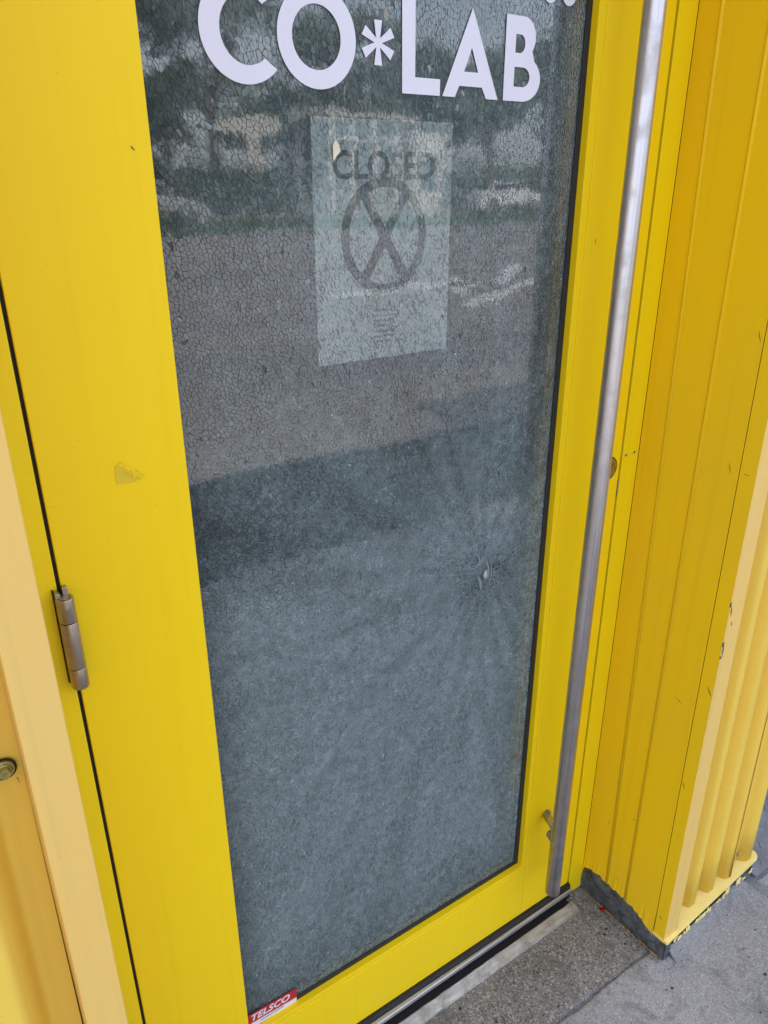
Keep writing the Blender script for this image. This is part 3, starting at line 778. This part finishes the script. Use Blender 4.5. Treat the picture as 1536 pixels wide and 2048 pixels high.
# ---- pull handle ------------------------------------------------------------
pull = cyl('pull_handle', (.9665, -.065, .163), (.9675, -.065, 1.93), .0152, .0152, m_pole, door, 48, bev=.0014)
for z in (.330, 1.84):
    cyl('standoff', (.9700, -.058, z-.010), (.9960, -.0005, z-.022), .0085, .0085, m_pole, pull, 24)
    cyl('rosette', (.9955, -.0012, z-.022), (.9960, -.0002, z-.022), .0120, .0120, m_pole, pull, 28)
cyl('fixing_nut', (.9745, -.046, .2925), (.9790, -.034, .2900), .0115, .0115, m_galv, pull, 6, smooth=False, bev=.001)
# lock cylinder
lk = cyl('lock_cylinder', (1.0670, .0002, 1.0720), (1.0670, -.0018, 1.0720), .0205, .0200, m_brass, door, 40, bev=.0006)
cyl('lock_rim', (1.0670, .0, 1.0720), (1.0670, -.0006, 1.0720), .0222, .0222, m_gap, lk, 40)
cyl('lock_plug', (1.0670, -.0016, 1.0720), (1.0670, -.0026, 1.0720), .0115, .0112, m_brass, lk, 30, bev=.0004)
box('keyhole', 1.0663, 1.0677, -.0030, -.0024, 1.0640, 1.0750, m_gap, lk)

# ---- hinge ------------------------------------------------------------------
hx, hy = .1346, -.0120
hg = cyl('hinge', (hx+.0006, hy, 1.1125), (hx+.0007, hy, 1.0823), .0101, .0101, m_hinge, door, 32, bev=.0008)
cyl('knuckle', (hx+.0007, hy, 1.0815), (hx+.0012, hy, 1.0207), .0101, .0101, m_hinge, hg, 32, bev=.0006)
cyl('knuckle', (hx+.0012, hy, 1.0199), (hx+.0014, hy, .9925), .0101, .0098, m_hinge, hg, 32, bev=.0008)
cyl('pin', (hx+.0006, hy, 1.1120), (hx+.0006, hy, 1.1132), .0062, .0060, m_hinge, hg, 24, bev=.0003)
cyl('pin_recess', (hx+.0006, hy, 1.1121), (hx+.0006, hy, 1.1127), .0067, .0067, m_gap, hg, 24)
box('leaf', .1262, .1318, -.0120, .0, .996, 1.1185, m_hinge, hg, .0006)
box('leaf', .1352, .1412, -.0080, .0, .996, 1.1225, m_hinge, hg, .0006)
box('leaf_shadow_gap', .1250, .1262, -.0040, .0002, .996, 1.120, m_gap, hg)

# ---- tape residue on the stile, small marks ---------------------------------
mr = M('tape_residue'); vv = mr.coord()
fade = mr.n('ShaderNodeTexCoord'); sp_ = mr.n('ShaderNodeSeparateXYZ'); mr.t.links.new(fade.outputs['Generated'], sp_.inputs[0])
k1 = mr.math('ADD', mr.math('MULTIPLY', sp_.outputs[2], .55), mr.math('MULTIPLY', sp_.outputs[0], .42))
msk = mr.rng(mr.math('SUBTRACT', mr.noise(330, 5, .75, vv), mr.math('MULTIPLY', k1, .80)), .21, .24)
b_ = mr.bsdf(Base_Color=(.68, .49, .02), Roughness=.75); t2 = mr.n('ShaderNodeBsdfTransparent'); x2 = mr.n('ShaderNodeMixShader')
mr.t.links.new(msk, x2.inputs[0]); mr.t.links.new(t2.outputs[0], x2.inputs[1]); mr.t.links.new(b_.outputs[0], x2.inputs[2])
mr = mr.done(x2)
prism('tape_residue', [(.2135, 1.2290), (.2330, 1.2275), (.2480, 1.2310), (.2530, 1.2560), (.2400, 1.2680), (.2240, 1.2680), (.2140, 1.2500)], 'y', -.0006, .0002, mr, door)
random.seed(21)
def mark(parent, a, b, wd, mat, plane='y', c=-.0004):
    """a short scuff: thin tapered sliver"""
    ax, az = a; bx, bz = b; L = math.hypot(bx-ax, bz-az); nx_, nz_2 = -(bz-az)/L*wd, (bx-ax)/L*wd
    mxp = ((ax+bx)/2, (az+bz)/2)
    pts = [(ax, az), (mxp[0]-nx_, mxp[1]-nz_2), (bx, bz), (mxp[0]+nx_, mxp[1]+nz_2)]
    if plane == 'y': return prism('scuff', pts, 'y', c, c+.0005, mat, parent)
    return prism('scuff', pts, 'x', c, c+.0005, mat, parent)
m_scuff = simple('scuff_dirt', (.16, .11, .03), .8)
mark(door, (.2745, 1.5780), (.2790, 1.5730), .0008, m_black)
mark(door, (.9720, 1.4650), (.9735, 1.4560), .0006, m_scuff)
for (y0, z0, y1, z1, wd) in [(-.214, .700, -.2245, .682, .0010), (-.158, .640, -.172, .634, .0006), (-.2015, .470, -.209, .455, .0009), (-.2080, .110, -.2150, .103, .0010),
                            (-.186, 1.335, -.192, 1.318, .0007), (-.178, 1.12, -.183, 1.10, .0008), (-.205, 1.108, -.216, 1.107, .0006), (-.110, .30, -.113, .297, .0012), (-.052, .245, -.0535, .240, .0010), (-.093, .1135, -.0955, .111, .0010)]:
    mark(cont, (y0, z0), (y1, z1), wd, m_scuff, 'x', 1.1464)
for (x0, z0, x1, z1, wd) in [(1.1500, .872, 1.1530, .850, .0014), (1.1490, .800, 1.1510, .765, .0020), (1.1590, .838, 1.1620, .828, .0010)]:
    mark(cont, (x0, z0), (x1, z1), wd, m_flash, 'y', -.2281)
# chips along the trim arris
for z in (.765, .79, .87): box('chip', 1.1466, 1.1482, -.2279, -.2262, z, z+random.uniform(.004, .012), m_flash, cont)

# ================================================================ THRESHOLD
th = thing('threshold', 'worn aluminium threshold strip with a black seal under the door', 'threshold', (.6, 0, 0))
box('sill', .1400, GX-.001, -.0080, .060, .0, .0160, m_rubber, th)
box('door_seal', .1420, GX-.002, -.0075, .030, .0165, .0425, m_rubber, th, .001)
hexa('nosing', [(.145, -.0215, .0225), (1.0990, -.0135, .0225), (1.0990, -.0075, .0225), (.145, -.0078, .0225), (.145, -.0205, .0300), (1.1005, -.0125, .0300), (1.1020, -.0080, .0315), (.145, -.0080, .0315)], m_alu, th, .0008)
box('channel', .145, 1.0880, -.0280, -.0080, .0, .0030, m_rubber, th)
rp_v, rp_f = [], []; nr = 90
for i in range(nr+1):
    x = lerp(.145, 1.0900, i/nr); sk = lerp(-.006, .002, i/nr); e = mnoise.noise(Vector((x*40, 0, 2)))*.0012 + mnoise.noise(Vector((x*130, 0, 2)))*.0008
    for (y, z) in ((-.0235+e, .0), (-.0240+e, .0085), (-.0262+e, .0100), (-.0480+e*.4, .0032), (-.0495, .0)):
        rp_v.append((x-.6 + (-.0006 if i < nr else 0.004*(-y/.05)), y+sk, z))
for i in range(nr):
    for j in range(4): a = i*5+j; rp_f.append((a, a+5, a+6, a+1))
rp_f.append(tuple(nr*5+j for j in range(5)))
mesh_np('ramp', rp_v, rp_f, [m_rampm], th)
for x in (.58, .72, .83): cyl('screw', (x, -.0076, .030), (x, -.0095, .030), .0022, .002, m_galv, th, 12)

# ================================================================ SIGN, STICKER, SMALL THINGS
sg = thing('closed_sign', 'white paper closed sign with a crossed circle taped inside the shattered pane', 'sign', (.6, .0245, 1.322))
PY = .0245
box('paper_sheet', .4960, .7070, PY, PY+.0004, 1.3230, 1.6140, m_paper, sg)
def text_mesh(name, txt, x, z, size, mat, parent, y, bold=0., sx=1., shear=0., align='LEFT', ext=.00012, rot=0.):
    cu = bpy.data.curves.new(name, 'FONT'); cu.body = txt; cu.size = size; cu.offset = bold; cu.shear = shear; cu.align_x = align; cu.extrude = ext; cu.resolution_u = 3
    tmp = bpy.data.objects.new('tmp', cu); me = tmp.to_mesh().copy(); bpy.data.objects.remove(tmp); bpy.data.curves.remove(cu)
    d = off(parent)
    me.transform(Matrix.Translation((x-d.x, y-d.y, z-d.z)) @ Matrix.Rotation(PI/2, 4, 'X') @ Matrix.Rotation(rot, 4, 'Z') @ Matrix.Diagonal((sx, 1, 1, 1)))
    me.name = name
    return link(name, me, mat, parent)
text_mesh('lettering', 'CLOSED', .6015, 1.5480, .0440, m_ink, sg, PY-.0004, bold=.0011, sx=.96, align='CENTER')
# circle and cross
rcx, rcz = .6000, 1.4790
flat('circle', [arc(rcx, rcz, .0660, .0710, 0, 356, 60), arc(rcx, rcz, .0545, .0590, 0, 356, 60)], m_ink, sg, PY-.0006, PY-.0002)
for sgn in (-1, 1):
    a = R(58*sgn); c, s_ = math.cos(a), math.sin(a); L_, w_ = .060, .0062
    flat('cross_bar', [[(rcx+c*t*L_-s_*q*w_, rcz+s_*t*L_+c*q*w_) for t, q in ((-1, -1), (1, -1), (1, 1), (-1, 1))]], m_ink, sg, PY-.0006-.0003*(sgn > 0), PY-.0002-.0003*(sgn > 0))
random.seed(5)
tx_v, tx_f = [], []
for row in range(7):
    z = 1.385-.0068*row; x = .583; xe = .612 + random.uniform(-.004, .003)
    while x < xe:
        wd = random.uniform(.0010, .0022); k = len(tx_v); h = random.uniform(.0022, .0036)
        tx_v += [(x-.6, -.0004, z-1.322), (x+wd-.6, -.0004, z-1.322), (x+wd-.6, -.0004, z+h-1.322), (x-.6, -.0004, z+h-1.322)]; tx_f.append((k, k+1, k+2, k+3)); x += wd+random.uniform(.0006, .0014)
mesh_np('fine_print', tx_v, tx_f, [m_ink], sg, kind='stuff')

st = thing('sticker', 'small red and white TELSCO sticker in the bottom corner of the pane', 'sticker', (.306, .0118, .2))
SYY = .0116
def par(x0, x1, z0, z1, dz): return [(x0, z0), (x1, z0+dz), (x1, z1+dz), (x0, z1)]
prism('backing', par(.3035, .3985, .1940, .2055, -.004), 'y', SYY, SYY+.0004, m_white, st)
prism('red_band', par(.3035, .3985, .2057, .2290, -.004), 'y', SYY, SYY+.0004, m_red, st)
text_mesh('lettering', 'TELSCO', .3080, .2105, .0200, m_white, st, SYY-.0003, bold=.0005, sx=1.06, shear=.25, rot=R(-1.8))
mesh_np('fine_print', [(x+dx-.306, -.0005, z+dz-.2) for x in np.arange(.328, .372, .0016) for z in (.1985,) for dx, dz in ((0, 0), (.0010, 0), (.0010, .0020), (0, .0020))],
        [(4*i, 4*i+1, 4*i+2, 4*i+3) for i in range(len(np.arange(.328, .372, .0016)))], [m_ink], st, kind='stuff')

tp = prism('tape_scrap', [(.5190, 1.5660), (.5235, 1.5720), (.5290, 1.5770), (.5270, 1.5845), (.5225, 1.5900), (.5185, 1.5830)], 'y', GY-.0022, GY-.0015, m_tan)
tag(tp, 'small torn cream tape scrap stuck on the glass over the letter C', 'tape scrap')
# red petal
bm = bmesh.new(); n = 12; ring = []
c0 = bm.verts.new((1.1390, -.0745, .0042))
for i in range(n):
    a = 2*PI*i/n; rr = .0066*(1+.25*math.cos(a*2+.6)+.12*math.cos(3*a)); ring.append(bm.verts.new((1.1390+rr*math.cos(a)*1.15, -.0745+rr*math.sin(a)*.8, .0016+.0036*abs(math.sin(a*1.5+.3)))))
for i in range(n): bm.faces.new((c0, ring[i], ring[(i+1) % n]))
bmesh.ops.solidify(bm, geom=bm.faces[:], thickness=.0005)
pt = bm_obj('petal', bm, m_petal, None, True); tag(pt, 'tiny bright red petal lying on the concrete beside the torn flashing', 'petal')

# grit scattered on the concrete and crumbs along the joint
random.seed(9)
gv, gf = [], []
def crumb(x, y, z, r):
    k = len(gv); pts = [(1, 0, 0), (-.4, .9, 0), (-.5, -.8, 0), (0, 0, 1.0), (.2, .2, -.6)]
    a = random.uniform(0, 2*PI); c, s_ = math.cos(a), math.sin(a)
    for (p, q, t) in pts:
        p *= random.uniform(.6, 1.2); q *= random.uniform(.6, 1.2); gv.append((x+r*(c*p-s_*q), y+r*(s_*p+c*q), z+r*.7*t))
    gf.extend([(k, k+1, k+3), (k+1, k+2, k+3), (k+2, k, k+3)])
for i in range(900):
    x = random.uniform(.55, 1.14); y = -.06-.15*abs(random.gauss(0, .6)); r = random.choice([.0006, .0009, .0012, .0020]) 
    if y > -.196: crumb(x, y, .0004, r)
for i in range(420):
    x = random.uniform(.7, 1.25); y = -.1985+random.gauss(0, .006); crumb(x, y, -.0006, random.uniform(.0005, .0016))
for i in range(260):
    x = random.uniform(1.0, 1.8); y = random.uniform(-.6, -.26); crumb(x, y, -.0004, random.choice([.0006, .0009, .0014]))
for i in range(200):
    a = random.random(); crumb(1.137+random.gauss(0, .004), lerp(-.02, -.23, a), .0004, random.uniform(.0006, .0018))
mesh_np('grit', gv, gf, [simple('dark_grit', (.05, .045, .04), .9, var=.5, bump_scale=900)], kind='stuff')
# tar and gum spots trodden into the concrete
tv, tf = [], []
for i in range(75):
    x, y = (random.uniform(.55, 1.13), random.uniform(-.19, -.06)) if i < 40 else (random.uniform(.9, 1.75), random.uniform(-.62, -.25))
    r = random.choice([.0012, .0018, .0025, .0038])*random.uniform(.7, 1.2); n = 9; k = len(tv); a0 = random.uniform(.5, 1)
    for j in range(n): a = 2*PI*j/n; q = r*random.uniform(.55, 1.25); tv.append((x+q*math.cos(a), y+q*math.sin(a)*a0, .0004))
    tf.append(tuple(range(k, k+n)))
mesh_np('tar_spots', tv, tf, [simple('tar', (.03, .028, .026), .8, var=.3)], kind='stuff')
gv, gf = [], []
for i in range(500):
    x = random.uniform(.6, 1.5); y = random.uniform(-.5, -.06)
    crumb(x, y, .0003, random.uniform(.0005, .0013))
mesh_np('pale_grit', gv, gf, [simple('pale_grit_stone', (.38, .36, .34), .9, var=.3, bump_scale=900)], kind='stuff')

# steel tread plate in the gap beyond the container
mp_ = M('tread_plate_steel'); v0 = mp_.coord()
mp_ = mp_.done(mp_.bsdf(Base_Color=mp_.mix(mp_.rng(mp_.noise(14, 5, .6, v0), .3, .7), (.20, .20, .22), (.33, .33, .36)), Metallic=.35, Roughness=.55, Normal=mp_.bump(mp_.noise(200, 3, .6, v0), .3, .001)))
tpl = thing('tread_plate', 'grey steel tread plate on the ground beyond the yellow cladding', 'steel plate', (1.6, -.1, 0))
box('plate', 1.515, 2.35, -.222, 1.1, .0, .004, mp_, tpl)
for i in range(21):
    for j in range(10):
        x = 1.53+.032*i+(.016 if j % 2 else 0); y = -.205+.032*j
        if x > 2.2: continue
        a = R(45 if (i+j) % 2 else -45); c, s_ = math.cos(a), math.sin(a); L_, w_ = .0115, .0026
        hexa('tread_bar', [(x+c*p*L_-s_*q*w_, y+s_*p*L_+c*q*w_, .0038) for p, q in ((-1, 0), (0, -1), (1, 0), (0, 1))] +
             [(x+c*p*L_*.8-s_*q*w_*.4, y+s_*p*L_*.8+c*q*w_*.4, .0056) for p, q in ((-1, 0), (0, -1), (1, 0), (0, 1))], mp_, tpl)
cyl('screw', (1.600, -.150, .004), (1.600, -.150, .0062), .0055, .0045, m_brass, tpl, 16)

# ================================================================ ACROSS THE STREET (seen mirrored in the glass)
nb = thing('neighbour_container', 'grey corrugated container standing beyond the yellow one', 'building', (4, 0, 0))
bm = bmesh.new()
pr = corr_profile(2.4, 9.0, 2.4, .25, -.26, -.30, .03)
n = len(pr); lo = [bm.verts.new((x-4, y, 0)) for x, y in pr]; hi = [bm.verts.new((x-4, y, 3.05)) for x, y in pr]
for i in range(n-1): bm.faces.new((lo[i], lo[i+1], hi[i+1], hi[i]))
bm_obj('wall', bm, m_cont2, nb)
box('wall', 2.4, 9.0, -.24, 2.2, .0, 3.05, m_cont2, nb)
box('roof', 2.35, 9.05, -.32, 2.25, 3.05, 3.13, m_roofm, nb)
box('sun_block_wall', 1.52, 2.4, 1.15, 1.25, 0, 2.6, m_cont2, nb)  # unseen wall added to keep sun from shining through the gap

def car(kind, x, y, rz, mat, label, grp='cars parked across the lot'):
    """built along +x, 4.4 m long (van 4.9 m)"""
    t = thing('parked_car' if kind != 'van' else 'parked_van', label, 'car' if kind != 'van' else 'van', (0, 0, 0), grp)
    if kind == 'van':
        side = [(-2.4, .35), (-2.42, .9), (-2.35, 1.95), (-2.2, 2.02), (1.1, 2.02), (1.35, 1.9), (1.75, 1.15), (2.35, 1.0), (2.45, .7), (2.42, .35)]
        win = [[(-.2, 1.2), (1.25, 1.2), (1.12, 1.8), (-.2, 1.8)]]; W = .93; wz = [(1.38, 1.87, 1.78, 1.20)]
        ax = (-1.5, 1.55)
    else:
        side = [(-2.15, .32), (-2.2, .62), (-2.12, .92), (-1.75, 1.0), (-1.15, 1.40), (-.2, 1.47), (.45, 1.38), (1.05, .98), (1.9, .82), (2.15, .65), (2.18, .32)]
        win = [[(-1.5, 1.0), (-.32, 1.0), (-.32, 1.39), (-1.08, 1.33)], [(-.22, 1.0), (.88, .98), (.40, 1.31), (-.22, 1.39)]]; W = .86
        ax = (-1.32, 1.30)
    bm = bmesh.new()
    rows = []
    for yy, sc, dz in ((-W, .96, 0), (-W*.94, 1.0, 0), (W*.94, 1.0, 0), (W, .96, 0)):
        row = []
        for (px, pz) in side:
            tum = max(0, (pz-.95))*.22
            row.append(bm.verts.new((px*(.985 if abs(yy) == W else 1), math.copysign(abs(yy)-tum, yy), pz if abs(yy) != W else lerp(pz, .85, .06))))
        rows.append(row)
    n = len(side)
    for a, b in zip(rows, rows[1:]):
        for i in range(n): bm.faces.new((a[i], a[(i+1) % n], b[(i+1) % n], b[i]))
    bm.faces.new(rows[0][::-1]); bm.faces.new(rows[-1])
    body = bm_obj('body', bm, mat, t)
    for sgn in (-1, 1):
        for wn in win:
            bm = bmesh.new(); vs_ = [bm.verts.new((px, sgn*(W-(max(0, pz-.95))*.22+.012), pz)) for px, pz in wn]; bm.faces.new(vs_)
            bmesh.ops.solidify(bm, geom=bm.faces[:], thickness=.02); bm_obj('window', bm, m_carglass, t)
        for axx in ax:
            wl = cyl('wheel', (axx, sgn*(W-.16), .33), (axx, sgn*(W+.02), .33), .33, .33, m_tyre, t, 24, bev=.03)
            cyl('rim', (axx, sgn*(W+.0), .33), (axx, sgn*(W+.03), .33), .20, .18, m_silver, wl, 20)
        fx = side[-2][0]; box('headlight', fx-.12, fx+.02, sgn*W*.62-.16, sgn*W*.62+.16, .60, .74, m_lamp, t, .01)
        bx_ = side[1][0]; box('tail_light', bx_-.02, bx_+.10, sgn*W*.7-.12, sgn*W*.7+.12, .66, .84, m_tail, t, .01)
    # windscreens
    def scr(p, q, nm):
        (x0, z0), (x1, z1) = p, q; bm = bmesh.new(); nn = Vector((-(z1-z0), 0, (x1-x0))).normalized()*.012
        if nn.z < 0: nn = -nn
        w0 = W-(max(0, z0-.95))*.22-.08; w1 = W-(max(0, z1-.95))*.22-.08
        vs_ = [bm.verts.new(Vector(c)+nn) for c in ((x0, -w0, z0), (x0, w0, z0), (x1, w1, z1), (x1, -w1, z1))]; bm.faces.new(vs_)
        bmesh.ops.solidify(bm, geom=bm.faces[:], thickness=.01); bm_obj(nm, bm, m_carglass, t)
    if kind == 'van': scr((1.72, 1.2), (1.38, 1.86), 'windscreen')
    else: scr((1.0, 1.01), (.50, 1.35), 'windscreen'); scr((-1.70, 1.04), (-1.20, 1.37), 'rear_window')
    t.location = (x, y, -.016 if y > -22 else .02); t.rotation_euler = (0, 0, rz)
    return t
car('car', 10.7, -31.0, R(8), m_silver, 'silver saloon car parked on the dirt left of the sign board')
car('car', 31.3, -33.0, R(12), m_carwhite, 'white hatchback parked alone on the dirt by the grass bank')
car('car', 20.0, -46, R(5), m_carblue, 'dark car parked leftmost beyond the dirt field')
car('car', 25.8, -46.5, R(0), m_carred, 'red car parked beyond the dirt field')
car('car', 31.5, -46, R(-4), m_carwhite, 'white saloon car parked beyond the dirt field')
car('car', 37.0, -46.5, R(2), m_silver, 'silver car parked far right beyond the dirt field')

# trees
def tree_meshes(seed, H, mat):
    rnd = random.Random(seed); bm = bmesh.new()
    def limb(p0, p1, r0, r1, n=8):
        p0, p1 = Vector(p0), Vector(p1); q = (p1-p0).to_track_quat('Z', 'Y'); a = []
        for (p, r_) in ((p0, r0), ((p0+p1)/2+Vector((rnd.uniform(-.1, .1), rnd.uniform(-.1, .1), 0)), (r0+r1)/2), (p1, r1)):
            a.append([bm.verts.new(p+q @ Vector((r_*math.cos(2*PI*i/n), r_*math.sin(2*PI*i/n), 0))) for i in range(n)])
        for u, v in zip(a, a[1:]):
            for i in range(n): bm.faces.new((u[i], u[(i+1) % n], v[(i+1) % n], v[i]))
    top = Vector((rnd.uniform(-.4, .4), rnd.uniform(-.4, .4), H*.5))
    limb((0, 0, -.1), top, H*.028, H*.018)
    ends = []
    for i in range(8):
        a = 2*PI*i/8+rnd.uniform(-.3, .3); e = top+Vector((math.cos(a)*H*rnd.uniform(.18, .34), math.sin(a)*H*rnd.uniform(.18, .34), H*rnd.uniform(.02, .42)))
        st_ = top*rnd.uniform(.55, 1.0); limb(st_, e, H*.012, H*.004, 6); ends.append(e)
    trunk = bpy.data.meshes.new('trunk'); bm.to_mesh(trunk); bm.free(); trunk.materials.append(m_bark)
    V, F = [], []
    cl = ends + [top+Vector((rnd.gauss(0, H*.13), rnd.gauss(0, H*.13), H*rnd.uniform(.0, .42))) for _ in range(22)]
    for c in cl:
        R0 = H*rnd.uniform(.06, .13)
        for _ in range(150):
            d = Vector((rnd.gauss(0, 1), rnd.gauss(0, 1), rnd.gauss(0, .8))); d = d.normalized()*R0*rnd.random()**.4; p = c+d
            s_ = rnd.uniform(.10, .24); n1 = Vector((rnd.gauss(0, 1), rnd.gauss(0, 1), rnd.gauss(0, 1))).normalized(); n2 = n1.orthogonal().normalized(); n1 = n2.cross(n1)
            k = len(V); V += [tuple(p+n1*s_), tuple(p+n2*s_*.6), tuple(p-n1*s_), tuple(p-n2*s_*.6)]; F.append((k, k+1, k+2, k+3))
    crown = bpy.data.meshes.new('crown'); crown.from_pydata(V, [], F); crown.materials.append(mat)
    return trunk, crown
TM = [tree_meshes(1, 9, m_leafs[0]), tree_meshes(2, 8, m_leafs[1]), tree_meshes(3, 10, m_leafs[2])]
TL = ['tall dark green tree standing %s', 'rounded mid green tree standing %s', 'loose olive green tree standing %s']
def tree(k, x, y, s, rz, where):
    t = thing('tree', TL[k] % where, 'tree', (x, y, 0), 'trees across the lot'); t.scale = (s, s, s); t.rotation_euler = (0, 0, rz)
    for nm, me in zip(('trunk', 'crown'), TM[k]):
        o = bpy.data.objects.new(nm, me); COL.objects.link(o); o.parent = t
for k, x, y, s, rz, wh in [(0, 8.0, -31, .95, 0, 'behind the silver car'), (2, 11.5, -44, .75, 1, 'left of the sign board'), (1, 24.6, -45, .85, 2, 'behind the sign board'), (0, 15.5, -47, .85, 3, 'left behind the sign board mast'),
                       (2, 25.0, -39, 1.0, .5, 'behind the middle of the pavilion'), (0, 31.5, -41, 1.0, 1.5, 'right of the pavilion'), (1, 35.5, -39, 1.1, 2.5, 'behind the white hatchback'), (2, 41.0, -34.5, .85, 4, 'beside the white hatchback'), (0, 41.0, -40, 1.2, 5, 'at the right end of the row'),
                       (1, 3.5, -32, .9, 1.2, 'at the left end of the row'), (0, 14.0, -55, .75, 2.2, 'far back on the left'), (2, 21, -56, .8, .2, 'far back behind the dark car'), (1, 28, -57, .9, .9, 'far back behind the red car'), (0, 36, -57, 1, 3.3, 'far back behind the white saloon'),
                       (0, 10, -60, 1.7, 1.9, 'tallest far back left of the sign board'), (2, 27, -62, 1.6, .7, 'tallest far back behind the pavilion'), (1, 45, -56, 1.1, 3.9, 'far back behind the last silver car'), (0, 9, -50, .55, 3.9, 'far back at the left edge of the field')]:
    tree(k, x, y, s, rz, wh)
# shrubs in front of the sign board
V, F = [], []; rnd = random.Random(14)
for i in range(7000):
    x = rnd.uniform(8, 32); p = Vector((x, -38.6+rnd.gauss(0, .5), abs(rnd.gauss(0, .55))+.1+.7*math.sin(x*1.1)**2)); s_ = rnd.uniform(.08, .2)
    n1 = Vector((rnd.gauss(0, 1), rnd.gauss(0, 1), rnd.gauss(0, 1))).normalized(); n2 = n1.orthogonal().normalized()
    k = len(V); V += [tuple(p+n1*s_), tuple(p+n2*s_*.6), tuple(p-n1*s_), tuple(p-n2*s_*.6)]; F.append((k, k+1, k+2, k+3))
mesh_np('shrubs', V, F, [m_leafs[0]], kind='stuff')
# hedge beyond the field: reads as one mass
V, F = [], []; rnd = random.Random(4)
for i in range(9000):
    x = rnd.uniform(2, 70); p = Vector((x, -61+rnd.gauss(0, .7), abs(rnd.gauss(0, 1.0))+.2+.6*math.sin(x*.8)**2)); s_ = rnd.uniform(.15, .4)
    n1 = Vector((rnd.gauss(0, 1), rnd.gauss(0, 1), rnd.gauss(0, 1))).normalized(); n2 = n1.orthogonal().normalized()
    k = len(V); V += [tuple(p+n1*s_), tuple(p+n2*s_*.6), tuple(p-n1*s_), tuple(p-n2*s_*.6)]; F.append((k, k+1, k+2, k+3))
mesh_np('hedge', V, F, [m_leafs[1]], kind='stuff')
# pale sign board on a stout post
sgn = thing('sign_board', 'pale blank sign board on a stout white post beyond the lot', 'sign', (19.4, -40, 0))
box('board', 17.8, 21.3, -40.1, -39.9, 3.60, 4.46, m_stucco, sgn, .01)
box('post', 19.35, 20.0, -40.1, -39.9, -.02, 3.59, m_stucco, sgn, .01)
box('lower_board', 18.8, 20.5, -39.89, -39.8, 2.05, 2.70, m_stucco, sgn, .01)
cyl('mast', (19.5, -40.2, -.02), (19.1, -40.2, 9.5), .14, .10, m_bark, sgn, 12)
# pale pavilion with posts
pv_ = thing('pavilion', 'pale flat roofed pavilion with white posts beyond the lot', 'building', (21, -30, 0))
box('roof', 18.4, 22.9, -33.5, -29.9, 4.0, 4.22, m_stucco, pv_)
for x in (18.5, 19.6, 20.7, 21.8, 22.7): box('post', x, x+.16, -30.2, -30.04, .0, 4.0, m_stucco, pv_)
box('wall', 18.5, 22.8, -33.4, -33.2, .0, 4.0, m_cont2, pv_)
box('beam', 18.5, 22.86, -30.03, -29.95, 3.15, 3.3, m_stucco, pv_)
for x in (18.9, 20.0, 21.1): box('window', x, x+.7, -33.2, -33.16, 1.0, 3.2, m_bwin, pv_)
box('rear_wing', 22.9, 24.4, -33, -30.2, .0, 3.6, m_stucco, pv_)
box('window', 23.2, 24.1, -30.2, -30.16, 1.2, 2.6, m_bwin, pv_)
